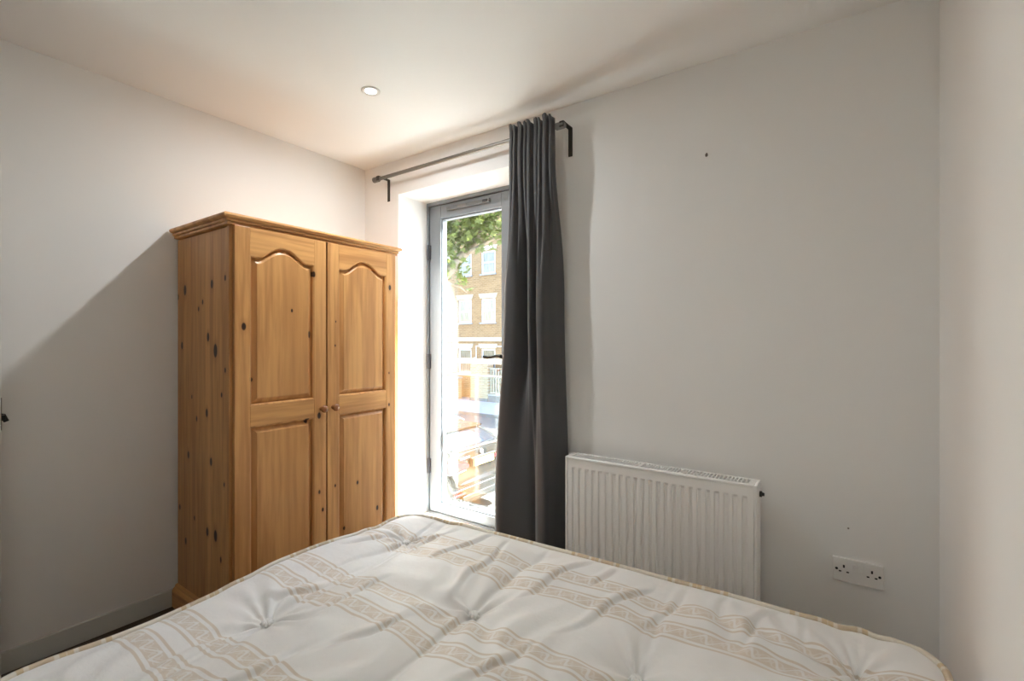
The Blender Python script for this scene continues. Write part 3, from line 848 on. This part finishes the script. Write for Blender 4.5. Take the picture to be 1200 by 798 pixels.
def arch_outline(y0, y1, z0, zs, zp, n=22, inset=0.0):
    """panel outline with an ogee 'cathedral' head: shoulders at zs, crown at zp (counter-clockwise in y,z)"""
    a0, a1, b0 = y0 + inset, y1 - inset, z0 + inset
    pts = [(a0, b0), (a1, b0)]
    w = y1 - y0
    for i in range(n + 1):
        s_ = i / n
        y = a1 + (a0 - a1) * s_
        q = abs((y - (y0 + y1) / 2) / (w / 2))
        if q > 0.72: h = 0.0
        else:
            c = q / 0.72
            h = (1 - c ** 2.0) ** 0.8 if c < 1 else 0
            h = 0.5 * (1 + cos(pi * c ** 1.25)) * 0.75 + 0.25 * max(0, 1 - c * c) ** 0.9
        pts.append((y, zs + (zp - zs) * h - inset))
    return pts

def wardrobe_door(y0, y1, knob_y):
    d = MB().box(WX1 - 0.0218, WX1 - 0.0195, y0 + 0.004, y1 - 0.004, 0.115, 1.738).build('door', M['pine_dark'], wr_)
    st = 0.063
    x0, x1 = WX1 - 0.0215, WX1
    for a, b in ((y0, y0 + st), (y1 - st, y1)):
        MB().box(x0, x1, a, b, 0.112, 1.742, 0.0025, 2).build('stile', M['pine_front'], d)
    ya, yb = y0 + st, y1 - st
    # bottom and middle rail
    for z0, z1 in ((0.112, 0.190), (0.892, 0.980)):
        MB().box(x0, x1 - 0.0005, ya, yb, z0, z1, 0.0015, 1).build('rail', M['pine_rail'], d)
    zs, zp = 1.622, 1.676
    # top rail: arch cut from its lower edge
    arch = arch_outline(ya, yb, 0.98, zs, zp)[2:]
    out = [(ya, 1.742), (yb, 1.742)] + arch
    MB().prism(out[::-1], 'x', x0, x1 - 0.0005).build('rail', M['pine_rail'], d)
    # moulded edge and raised panel, upper (arched) and lower (square)
    for k, (z0, head) in enumerate(((0.980, (zs, zp)), (0.190, (0.892, 0.892)))):
        R = []
        for ins, x in ((0.0, x1 - 0.0008), (0.003, x1 - 0.0012), (0.007, x1 - 0.007), (0.0075, x1 - 0.0165)):
            R.append([(x, y, z) for y, z in arch_outline(ya, yb, z0, *head, inset=ins)])
        MB().rings(R, False).build('moulding', M['pine_front'], d)
        R = []
        for ins, x in ((0.0075, x1 - 0.0175), (0.012, x1 - 0.0160), (0.029, x1 - 0.0050), (0.0295, x1 - 0.0032), (0.033, x1 - 0.0024)):
            R.append([(x, y, z) for y, z in arch_outline(ya, yb, z0, *head, inset=ins)])
        MB().rings(R, True).build('raised_panel', M['pine_panel'], d)
    MB().lathe((WX1 - 0.001, knob_y, 0.930), (1, 0, 0), [(0, 0.010), (0.004, 0.011), (0.008, 0.009), (0.013, 0.0095), (0.019, 0.0145), (0.026, 0.0175), (0.032, 0.0165), (0.037, 0.011), (0.039, 0.003)], 24).build('knob', M['knob'], d, smooth=True)
    return d
YM = (WY0 + WY1) / 2 + 0.0005
wardrobe_door(WY0 + 0.010, YM - 0.004, YM - 0.030)
wardrobe_door(YM + 0.004, WY1 - 0.004, YM + 0.034)

# ------------------------------------------------------------------ bed base and mattress
R_ = radians(2.2)
BC = Vector((-0.675, 0.870))
ML, MW = 1.82, 1.33
ZT, ZBOT = 0.490, 0.27
def m2w(u, v): return (BC.x + u * cos(R_) - v * sin(R_), BC.y + u * sin(R_) + v * cos(R_))
def w2m(x, y):
    dx, dy = x - BC.x, y - BC.y
    return (dx * cos(R_) + dy * sin(R_), -dx * sin(R_) + dy * cos(R_))
buttons = [w2m(*b) for b in ((-1.405, 1.298), (-1.332, 0.706), (-0.866, 1.063), (-0.392, 1.084), (0.040, 1.385), (-0.85, 0.47), (-0.38, 0.49), (0.06, 0.79), (-1.29, 0.30))]
def half_len(v):
    r = 0.095
    q = abs(v) - (MW / 2 - r)
    return ML / 2 - (r - sqrt(max(0, r * r - q * q)) if q > 0 else 0)
seams = sorted({round(b[0], 3) for b in buttons})
rw = random.Random(5)
wr_ph = [(rw.uniform(0, 6.28), rw.randint(7, 11), rw.uniform(0, 6.28)) for _ in buttons]
folds = [(-0.60, 0.50, 0.16, 0.1), (-0.44, 0.52, 0.20, 0.25), (-0.30, 0.40, 0.24, -0.1), (-0.05, 0.47, 0.22, 0.3), (0.08, 0.56, 0.10, 0.1), (0.16, 0.40, 0.22, 0.35), (0.30, 0.50, 0.16, 0.2), (0.43, 0.58, 0.10, 0.1), (0.52, 0.52, 0.16, 0.3), (0.62, 0.58, 0.08, -0.2),
         (-0.52, 0.05, 0.14, 0.2), (-0.33, -0.05, 0.12, 0.4), (0.02, 0.02, 0.14, 0.3), (-0.70, -0.02, 0.12, 0.5), (-0.44, -0.30, 0.18, 0.2), (-0.80, 0.35, 0.10, 0.2)]
def height(u, v):
    hl = half_len(v)
    du, dv = hl - abs(u), MW / 2 - abs(v)
    e = min(du, dv)
    h = 0.0
    # rounded lip
    k = 0.055
    if e < k: h -= 0.007 * (1 - e / k) ** 2.2
    # puffed border, crowned field
    h += 0.008 * sin(pi * min(1, e / 0.30)) + 0.014 * min(1, e / 0.5)
    # edge waviness at the foot end
    if u < 0:
        h += 0.012 * sin((v + 0.1) * 7.5) * exp(-du / 0.15)
    for (bu, bv), (ph, nn, p2) in zip(buttons, wr_ph):
        dx, dy = u - bu, v - bv
        r = sqrt(dx * dx + dy * dy)
        if r > 0.6: continue
        h -= 0.040 * exp(-r / 0.075) * (1 - 0.35 * exp(-(r / 0.012) ** 2))
        a = atan2(dy, dx)
        amp = 0.0145 * exp(-r / 0.13) * (1 - exp(-(r / 0.035) ** 2))
        h += amp * sin(nn * a + ph + 1.2 * sin(2 * a + p2)) * (0.6 + 0.4 * sin(3 * a + p2))
    for s_ in seams:
        near = min((abs(v - b[1]) for b in buttons if abs(b[0] - s_) < 0.01), default=1)
        w = u - s_ - 0.012 * sin(v * 9 + s_ * 20)
        h -= (0.0042 + 0.007 * exp(-near / 0.10)) * exp(-(w / 0.009) ** 2) * min(1, e / 0.04) + 0.007 * exp(-(w / 0.07) ** 2) * min(1, e / 0.06)
    for (fu, fv_, ln, sk) in folds:
        q = (v - fv_) / ln
        if abs(q) < 1:
            w = u - fu - sk * (v - fv_) - 0.01 * sin(v * 23 + fu * 9)
            g = (1 - q * q)
            h += g * min(1, e / 0.05) * (0.0070 * exp(-((w + 0.018) / 0.017) ** 2) - 0.0085 * exp(-((w - 0.002) / 0.009) ** 2))
    h += 0.0035 * sin(u * 11 + 2 * sin(v * 6)) * sin(v * 9 + 1.3) * min(1, e / 0.08) + 0.0024 * sin(u * 31 + 3 * sin(v * 8 + u * 3)) * min(1, e / 0.1)
    # fine puckers, mostly running across the width
    q1 = sin(u * 58 + 2.6 * sin(v * 7.3 + u * 4.1) + 1.7 * sin(v * 15.1 - u * 2.3))
    q2 = sin(u * 23 - v * 41 + 2.2 * sin(u * 9.7 + v * 3.1))
    m1 = max(0.0, sin(u * 5.3 + 1.1 + 1.4 * sin(v * 4.7)) * sin(v * 6.1 + 0.4 + u * 1.7))
    h += (0.0062 * m1 * q1 + 0.0030 * q2 * max(0, sin(u * 7.7 - v * 5.9))) * min(1, e / 0.06)
    return h

def pull(u, v):
    pu, pv = u, v
    for bu, bv in buttons:
        dx, dy = bu - u, bv - v
        r = sqrt(dx * dx + dy * dy)
        if 0.001 < r < 0.5:
            k = 0.020 * exp(-r / 0.07) * (1 - exp(-r / 0.03))
            pu += dx / r * k; pv += dy / r * k
    return pu, pv

def mattress_mat():
    t = NT('mattress_ticking')
    uv = t.n('ShaderNodeUVMap'); uv.uv_map = 'UVMap'
    s_ = t.xyz(uv.outputs[0])
    U = s_[0]
    D = t.math('SUBTRACT', MW / 2, s_[1])                     # distance from the far long edge
    D = t.math('ADD', D, t.math('MULTIPLY', t.math('SUBTRACT', t.noise(uv.outputs[0], 5, 1), 0.5), 0.006))
    q = t.math('MODULO', t.math('SUBTRACT', D, 0.140 - 0.385 * 4), 0.385)     # position within one repeat
    def line(c, w):
        return t.smooth(t.math('ABSOLUTE', t.math('SUBTRACT', q, c)), w, w * 0.55)
    lines = t.math('ADD', t.math('ADD', line(0.004, 0.0046), line(0.066, 0.0046)), t.math('ADD', line(0.108, 0.0046), line(0.170, 0.0046)), clamp=True)
    band, scroll = None, None
    for c in (0.035, 0.139):
        d = t.math('SUBTRACT', q, c)
        b = t.smooth(t.math('ABSOLUTE', d), 0.0195, 0.0175)
        # running wave scroll
        x = t.math('MULTIPLY', U, 2 * pi / 0.052)
        y = t.math('DIVIDE', d, 0.0125)
        xs_ = t.math('ADD', x, t.math('MULTIPLY', y, 0.9))
        wv = t.math('ABSOLUTE', t.math('SUBTRACT', y, t.math('SINE', xs_)))
        sc = t.smooth(wv, 0.48, 0.20)
        sc2 = t.smooth(t.math('ABSOLUTE', t.math('SUBTRACT', t.math('ADD', t.math('POWER', t.math('SINE', t.math('MULTIPLY', xs_, 1.0)), 2.0), t.math('MULTIPLY', y, y)), 0.9)), 0.30, 0.12)
        sc = t.math('MAXIMUM', sc, t.math('MULTIPLY', sc2, 0.5))
        band = b if band is None else t.math('MAXIMUM', band, b)
        v_ = t.math('MULTIPLY', b, sc)
        scroll = v_ if scroll is None else t.math('MAXIMUM', scroll, v_)
    edge = t.math('MINIMUM', t.smooth(D, 0.004, 0.012), t.smooth(D, MW - 0.004, MW - 0.012))
    cream = t.mix(t.noise(uv.outputs[0], 3.0, 3), (0.755, 0.748, 0.732), (0.815, 0.811, 0.80))
    tan = (0.55, 0.43, 0.30)
    c = t.mix(t.math('MULTIPLY', band, 0.62), cream, (0.58, 0.47, 0.35))
    c = t.mix(t.math('MULTIPLY', scroll, 0.85), c, cream)
    c = t.mix(t.math('MULTIPLY', lines, 0.62), c, tan)
    stain = t.smooth(t.noise(uv.outputs[0], 4.2, 3), 0.58, 0.75, 0, 0.16)
    c = t.mix(stain, c, (0.62, 0.52, 0.36))
    weave = t.n('ShaderNodeTexNoise'); weave.inputs['Scale'].default_value = 900
    t.set(weave.inputs['Vector'], uv.outputs[0])
    wr2 = t.noise(uv.outputs[0], 26, 3, 0.6)
    nb = t.bump(t.math('ADD', t.math('MULTIPLY', weave.outputs['Fac'], 0.12), wr2), 0.42, 0.005)
    return t.done(t.bsdf(c, 0.55, 0, 0.3, nb, Sheen_Weight=0.25))
M['ticking'] = mattress_mat()
def tape_mat():
    t = NT('mattress_edge_tape')
    uv = t.n('ShaderNodeUVMap'); uv.uv_map = 'UVMap'
    x = t.xyz(uv.outputs[0])
    q = t.math('MODULO', x[0], 0.34)
    w = t.noise(uv.outputs[0], 60, 2)
    b1 = t.smooth(t.math('ABSOLUTE', t.math('SUBTRACT', q, 0.10)), 0.024, 0.020)
    b2 = t.smooth(t.math('ABSOLUTE', t.math('SUBTRACT', q, 0.19)), 0.024, 0.020)
    l = None
    for cc in (0.062, 0.138, 0.152, 0.228):
        k = t.smooth(t.math('ABSOLUTE', t.math('SUBTRACT', q, cc)), 0.008, 0.005)
        l = k if l is None else t.math('MAXIMUM', l, k)
    c = t.mix(t.math('MULTIPLY', t.math('MAXIMUM', b1, b2), t.math('ADD', t.math('MULTIPLY', w, 0.5), 0.35)), (0.72, 0.67, 0.58), (0.52, 0.38, 0.22))
    c = t.mix(t.math('MULTIPLY', l, 0.8), c, (0.57, 0.43, 0.25))
    return t.done(t.bsdf(c, 0.6, 0, 0.3))
M['tape'] = tape_mat()

NU, NV = 420, 300
vs_, uvs, fs = [], [], []
for j in range(NV + 1):
    # finer rows toward both long edges
    s_ = j / NV * 2 - 1
    v = MW / 2 * s_
    hl = half_len(v)
    for i in range(NU + 1):
        u = hl * (i / NU * 2 - 1)
        pu, pv = pull(u, v)
        x, y = m2w(pu, pv)
        vs_.append((x, y, ZT + height(u, v)))
        uvs.append((u, v))
for j in range(NV):
    for i in range(NU):
        a = j * (NU + 1) + i
        fs.append((a, a + 1, a + NU + 2, a + NU + 1))
per = [i for i in range(NU + 1)] + [j * (NU + 1) + NU for j in range(1, NV + 1)] + [NV * (NU + 1) + i for i in range(NU - 1, -1, -1)] + [j * (NU + 1) for j in range(NV - 1, 0, -1)]
rim = [Vector(vs_[i]) for i in per]
rim_uv = [uvs[i] for i in per]
prev = per
for dz, out in ((0.03, 0.010), (0.10, 0.014), (0.17, 0.010), (None, 0.0)):
    cur = []
    for i, p, q in zip(per, rim, rim_uv):
        d = Vector((p.x - BC.x, p.y - BC.y, 0)).normalized()
        z = ZBOT if dz is None else p.z - dz
        cur.append(len(vs_)); vs_.append((p.x + d.x * out, p.y + d.y * out, z)); uvs.append((q[0], q[1]))
    n = len(per)
    for k in range(n):
        fs.append((prev[k], cur[k], cur[(k + 1) % n], prev[(k + 1) % n]))
    prev = cur
fs.append(tuple(prev))
mat_o = mk('mattress', vs_, fs, M['ticking'], None, smooth=True, uvs=uvs)
tag(mat_o, 'cream buttoned mattress with tan scroll stripes lying bare on the bed', 'mattress')
# edge tape round the top rim
pts = rim[::4]
acc = 0.0
tv, tf, tuv = [], [], []
n = len(pts); K = 8
for i in range(n + 1):
    p = pts[i % n]; pn = pts[(i + 1) % n]; pp = pts[(i - 1) % n]
    d = (pn - pp).normalized(); out = d.cross(Vector((0, 0, 1))).normalized()
    for k in range(K + 1):
        a = 2 * pi * k / K
        w = p + out * (cos(a) * 0.0085) + Vector((0, 0, 1)) * (sin(a) * 0.0085 + 0.003)
        tv.append(w); tuv.append((acc, k / K * 0.05))
    acc += (pn - p).length
for i in range(n):
    for k in range(K):
        a = i * (K + 1) + k
        tf.append((a, a + 1, a + K + 2, a + K + 1))
mk('edge_piping', tv, tf, M['tape'], mat_o, smooth=True, uvs=tuv)
# cotton tufts in the dimples
M['tuft'] = plain('tuft_cotton', (0.84, 0.84, 0.83), 0.9, var=0.15, scale=300)
for bu, bv in buttons:
    x, y = m2w(bu, bv)
    z = ZT + height(bu, bv)
    tb = MB()
    rr = random.Random(int(bu * 1000))
    for q in range(9):
        a = q * 2 * pi / 9
        tb.tube([(x, y, z + 0.001), (x + cos(a) * 0.009, y + sin(a) * 0.009, z + 0.006 + rr.uniform(0, 0.004)), (x + cos(a) * 0.017, y + sin(a) * 0.017, z + 0.003)], [0.004, 0.005, 0.0025], 6)
    tb.build('tuft_button', M['tuft'], mat_o, smooth=True)

bb = thing('bed_base', (BC.x, BC.y, 0), 'low bed base hidden beneath the striped mattress', 'bed base')
def rbox(name, u0, u1, v0, v1, z0, z1, m):
    MB().prism([m2w(u0, v0), m2w(u1, v0), m2w(u1, v1), m2w(u0, v1)], 'z', z0, z1).build(name, m, bb)
M['base_cloth'] = plain('bed_base_cloth', (0.55, 0.51, 0.44), 0.8)
rbox('platform', -ML / 2 + 0.02, ML / 2 - 0.02, -MW / 2 + 0.02, MW / 2 - 0.02, 0.07, ZBOT, M['base_cloth'])
for u in (-0.78, 0.78):
    for v in (-0.55, 0.55):
        rbox('foot', u - 0.03, u + 0.03, v - 0.03, v + 0.03, 0.0, 0.07, M['black_metal'])

# ------------------------------------------------------------------ curtain rod and curtain
RY, RZ = 1.962, 2.275
rod = thing('curtain_rod', (-1.74, RY, RZ), 'dark grey metal curtain rod on flat brackets above the glazed door', 'curtain rod')
MB().tube([(-2.385, RY, RZ), (-1.075, RY, RZ)], 0.011, 16).build('pole', M['rod_metal'], rod, angle=40)
for s_, x in ((-1, -2.385), (1, -1.085)):
    MB().lathe((x, RY, RZ), (s_, 0, 0), [(-0.014, 0.0125), (-0.012, 0.0170), (0.030, 0.0170), (0.033, 0.0140)], 24).build('finial', M['rod_end'] if s_ > 0 else M['rod_metal'], rod, angle=40)
for x in (-2.365, -1.062):
    b = MB().box(x - 0.011, x + 0.011, YF - 0.005, YF - 0.0005, 2.150, 2.288, 0.001, 1)
    b.box(x - 0.011, x + 0.011, RY - 0.004, YF - 0.004, 2.283, 2.288)
    b.box(x - 0.011, x + 0.011, RY - 0.016, RY - 0.012, 2.262, 2.288)
    b.box(x - 0.011, x + 0.011, RY - 0.016, RY + 0.002, 2.285, 2.289)
    b.build('bracket', M['bracket'], rod)

def catmull(P, t):
    n = len(P) - 1
    f = max(0, min(n - 1e-6, t * n)); i = int(f); f -= i
    p = [P[max(0, min(n, i + k))] for k in (-1, 0, 1, 2)]
    return tuple(0.5 * (2 * p[1][c] + (p[2][c] - p[0][c]) * f + (2 * p[0][c] - 5 * p[1][c] + 4 * p[2][c] - p[3][c]) * f * f + (3 * p[1][c] - p[0][c] - 3 * p[2][c] + p[3][c]) * f ** 3) for c in (0, 1))
BOT = [(-1.448, 2.010), (-1.444, 1.950), (-1.425, 1.918), (-1.385, 1.905), (-1.335, 1.912), (-1.285, 1.920), (-1.235, 1.930), (-1.205, 1.948), (-1.195, 1.935), (-1.165, 1.905), (-1.130, 1.893), (-1.112, 1.905), (-1.100, 1.950), (-1.078, 1.985), (-1.058, 2.015)]
MID = [(-1.385, 2.000), (-1.378, 1.935), (-1.350, 1.902), (-1.305, 1.910), (-1.278, 1.945), (-1.257, 1.990), (-1.238, 1.955), (-1.226, 1.912), (-1.206, 1.900), (-1.193, 1.940), (-1.183, 1.930), (-1.165, 1.893), (-1.135, 1.890), (-1.118, 1.925), (-1.098, 1.955), (-1.078, 2.005)]
TX0, TX1 = -1.348, -1.092
NPL = 9
pl_r = random.Random(3)
pj = [pl_r.uniform(-0.25, 0.25) for _ in range(NPL + 2)]
def top_prof(s_, z):
    k = s_ * NPL
    i = int(min(NPL - 1, k))
    ph = 2 * pi * (k + 0.0)
    x = TX0 + (TX1 - TX0) * s_ + 0.005 * sin(s_ * 23) + 0.003 * sin(2 * ph + 0.5)
    y = RY - 0.016 - 0.036 * abs(sin(ph / 2)) ** 0.75 * (1.0 + 0.5 * pj[i])
    return x, y
NS, NZ = 260, 90
vs_, fs = [], []
ZTOP, ZBTM = 2.315, 0.05
for r in range(NZ + 1):
    z = ZTOP + (ZBTM - ZTOP) * r / NZ
    w = max(0.0, min(1.0, (z - 0.55) / (2.16 - 0.55)))
    w = w ** 1.35
    for c in range(NS + 1):
        s_ = c / NS
        tx, ty = top_prof(s_, z)
        bx_, by_ = catmull(BOT, s_)
        mx_, my_ = catmull(MID, s_)
        # pleats merge into deep folds half way down, then into broad ones at the hem
        if z > 1.45:
            k_ = max(0.0, min(1.0, (z - 1.45) / (2.12 - 1.45)))
            k_ = k_ * k_ * (3 - 2 * k_)
            k_ = max(0.0, min(1.0, k_ + 0.5 * sin(s_ * 17 + 0.6) * k_ * (1 - k_)))
            x = mx_ + (tx - mx_) * k_; y = my_ + (ty - my_) * k_
        else:
            k_ = max(0.0, min(1.0, (z - 0.45) / (1.45 - 0.45)))
            k_ = k_ * k_ * (3 - 2 * k_)
            x = bx_ + (mx_ - bx_) * k_; y = by_ + (my_ - by_) * k_
        if z > 2.20:                     # header tape gathers just below the top, ruffle above the rod
            g = min(1.0, (z - 2.20) / 0.05)
            y = RY - 0.014 + (y - RY + 0.014) * (1 - 0.25 * g * (z < 2.29)) - 0.004 * g
            if z > RZ - 0.012: y = min(y, RY - 0.0145)
        else:
            y = min(y, 2.02)
        zz = z + (0.012 * abs(sin(pi * s_ * NPL)) - 0.004 + 0.006 * sin(s_ * 31)) * max(0, (z - 2.25) / 0.065)
        vs_.append((x, y, zz))
for r in range(NZ):
    for c in range(NS):
        a = r * (NS + 1) + c
        fs.append((a, a + 1, a + NS + 2, a + NS + 1))
cur = mk('curtain', vs_, fs, M['curtain'], None, smooth=True)
sm = cur.modifiers.new('thick', 'SOLIDIFY'); sm.thickness = 0.003; sm.offset = 0
tag(cur, 'charcoal pencil-pleat curtain drawn to the side of the glazed door', 'curtain')

# ------------------------------------------------------------------ radiator
RX0, RX1, RF, RB, RZ0, RZ1 = -1.024, -0.238, 1.912, 2.005, 0.13, 0.732
rad = thing('radiator', ((RX0 + RX1) / 2, (RF + RB) / 2, RZ0), 'white ribbed steel panel radiator on the wall beside the curtain', 'radiator')
nf = 23
px0, px1 = RX0 + 0.011, RX1 - 0.012
vs_, fs = [], []
cols_ = []
pitch = (px1 - px0 - 0.03) / nf
for k in range(nf):
    b = px0 + 0.015 + k * pitch
    for f_, d in ((0.0, 0.0), (0.18, 0.0), (0.30, 0.0065), (0.70, 0.0065), (0.82, 0.0)):
        cols_.append((b + f_ * pitch, d))
cols_ = [(px0, 0.0)] + cols_ + [(px1, 0.0)]
rws = [(RZ0 + 0.005, 0), (RZ0 + 0.045, 0), (RZ0 + 0.055, 1), (RZ1 - 0.055, 1), (RZ1 - 0.045, 0), (RZ1 - 0.006, 0)]
for z, on in rws:
    for x, d in cols_: vs_.append((x, RF + 0.006 - 0.0 + d * on, z))
nc = len(cols_)
for r in range(len(rws) - 1):
    for c in range(nc - 1):
        a = r * nc + c
        fs.append((a, a + 1, a + nc + 1, a + nc))
fp = mk('front_panel', vs_, fs, M['rad_white'], rad)
sm = fp.modifiers.new('thick', 'SOLIDIFY'); sm.thickness = 0.0015; sm.offset = 1
bm_ = fp.modifiers.new('round', 'BEVEL'); bm_.width = 0.0025; bm_.segments = 2; bm_.limit_method = 'ANGLE'; bm_.angle_limit = radians(15)
MB().box(RX0 + 0.016, RX1 - 0.016, RF + 0.020, RF + 0.032, RZ0 + 0.004, RZ1 - 0.03).build('water_panel', M['rad_white'], rad)
MB().box(RX0 + 0.016, RX1 - 0.016, RB - 0.018, RB - 0.004, RZ0 + 0.004, RZ1 - 0.012).build('back_panel', M['rad_white'], rad)
MB().box(RX0 + 0.02, RX1 - 0.02, RF + 0.0325, RB - 0.0185, RZ0 + 0.03, RZ1 - 0.12).build('convector_fins', M['rad_white'], rad)
for x0, x1 in ((RX0, RX0 + 0.010), (RX1 - 0.010, RX1)):
    MB().box(x0, x1, RF, RB, RZ0, RZ1, 0.003, 2).build('side_panel', M['rad_white'], rad)
gr = MB()
gx0, gx1, gy0, gy1 = RX0 + 0.010, RX1 - 0.010, RF + 0.001, RB
zt0, zt1 = RZ1 - 0.010, RZ1
gr.box(gx0, gx1, gy0, gy0 + 0.018, zt0, zt1, 0.002, 1); gr.box(gx0, gx1, gy1 - 0.010, gy1, zt0, zt1, 0.002, 1)
xm = gx0 + (gx1 - gx0) * 0.43
for a, b in ((gx0, gx0 + 0.014), (xm - 0.007, xm + 0.007), (gx1 - 0.020, gx1)):
    gr.box(a, b, gy0 + 0.018, gy1 - 0.010, zt0, zt1)
for a, b in ((gx0 + 0.014, xm - 0.007), (xm + 0.007, gx1 - 0.020)):
    nb = int((b - a) / 0.0130)
    for k in range(1, nb):
        x = a + (b - a) * k / nb
        gr.box(x - 0.0019, x + 0.0019, gy0 + 0.018, gy1 - 0.010, zt0 + 0.002, zt1 - 0.0005)
ym = (gy0 + 0.018 + gy1 - 0.010) / 2
tag(gr.build('top_grille', M['rad_white'], rad), 'slotted white top grille')
MB().lathe((RX1, RB - 0.030, RZ1 - 0.045), (1, 0, 0), [(0, 0.011), (0.008, 0.011), (0.009, 0.007), (0.016, 0.006)], 6).build('bleed_plug', M['rad_dark'], rad)
for x in (RX0 + 0.12, RX1 - 0.12):
    MB().box(x - 0.015, x + 0.015, RB - 0.006, YF - 0.001, RZ0 + 0.06, RZ1 - 0.06).build('wall_bracket', M['rad_white'], rad)
vl = MB().tube([(RX0 + 0.02, RB - 0.04, RZ0 + 0.03), (RX0 - 0.018, RB - 0.04, RZ0 + 0.03), (RX0 - 0.018, RB - 0.04, 0.0)], 0.008, 10)
vl.build('pipe', M['rad_white'], rad, smooth=True)
vl = MB().tube([(RX1 - 0.02, RB - 0.04, RZ0 + 0.03), (RX1 + 0.03, RB - 0.04, RZ0 + 0.03), (RX1 + 0.03, RB - 0.04, 0.0)], 0.008, 10)
vl.build('pipe', M['rad_white'], rad, smooth=True)

# ------------------------------------------------------------------ double wall socket
sx0, sx1, sz0, sz1 = -0.013, 0.132, 0.410, 0.493
sk = thing('wall_socket', ((sx0 + sx1) / 2, YF, sz0), 'white double wall socket with two rocker switches near the bed corner', 'socket')
MB().box(sx0, sx1, YF - 0.010, YF, sz0, sz1, 0.003, 2).build('faceplate', M['plastic_white'], sk)
def slot(cx, cz, w, h, name='pin_slot', m='slot'):
    MB().box(cx - w / 2, cx + w / 2, YF - 0.0108, YF - 0.006, cz - h / 2, cz + h / 2).build(name, M[m], sk)
for q, cx in enumerate((0.020, 0.099)):
    slot(cx, 0.4645, 0.0055, 0.010)
    slot(cx - 0.011, 0.446, 0.0075, 0.0045); slot(cx + 0.011, 0.446, 0.0075, 0.0045)
for cx in (-0.001, 0.120):
    MB().lathe((cx, YF - 0.0085, 0.4530), (0, -1, 0), [(0, 0.0042), (0.0028, 0.0042), (0.0030, 0.0030)], 12).build('screw', M['slot'], sk)
for cx in (0.0510, 0.0665):
    MB().box(cx - 0.0055, cx + 0.0055, YF - 0.0145, YF - 0.008, 0.457, 0.4785, 0.0015, 1).build('rocker_switch', M['plastic_white'], sk)

# old fixing left in the wall, and a pin hole
M['plug'] = plain('old_wall_plug', (0.22, 0.195, 0.165), 0.7, var=0.2, scale=300)
x, z = -0.4392, 2.0199
o = MB().tube([(x - 0.001, YF + 0.004, z - 0.004), (x, YF - 0.004, z), (x + 0.002, YF - 0.006, z + 0.006)], [0.0055, 0.0055, 0.002], 8).build('wall_plug', M['plug'], None)
tag(o, 'small broken wall plug stuck high in the white wall', 'wall plug')
x, z = 0.033, 0.5983
o = MB().lathe((x, YF + 0.002, z), (0, -1, 0), [(0, 0.003), (0.004, 0.003), (0.005, 0.0015)], 8).build('wall_pin', M['plug'], None)
tag(o, 'tiny dark pin in the wall above the double socket', 'pin')

# ------------------------------------------------------------------ recessed ceiling lamps
M['lamp_ring'] = plain('lamp_ring_white', (0.70, 0.69, 0.66), 0.35, var=0.01)
t = NT('lamp_lens'); em = t.n('ShaderNodeEmission'); em.inputs[0].default_value = (1, 0.97, 0.9, 1); em.inputs[1].default_value = 6.0
M['lamp_lens'] = t.done(em.outputs[0])
def downlight(x, y, label, power):
    d = thing('recessed_downlight', (x, y, ZC), label, 'ceiling lamp')
    MB().lathe((x, y, ZC), (0, 0, -1), [(0, 0.042), (0.003, 0.042), (0.005, 0.039), (0.005, 0.030), (0.001, 0.025)], 32).build('trim_ring', M['lamp_ring'], d, angle=40)
    MB().lathe((x, y, ZC - 0.0005), (0, 0, -1), [(0, 0.024), (0.0025, 0.024), (0.003, 0.02)], 28).build('lens', M['lamp_lens'], d)
    ld = bpy.data.lights.new('lamp_light', 'AREA'); ld.shape = 'DISK'; ld.size = 0.05
    ld.energy = power; ld.color = DOWNLIGHT_COLOUR; ld.spread = radians(176)
    lo = bpy.data.objects.new('lamp_light', ld); link(lo, d); lo.location = (0, 0, -0.008)
downlight(-1.752, 1.404, 'lit recessed ceiling lamp above the wardrobe front', DOWNLIGHT_POWER)
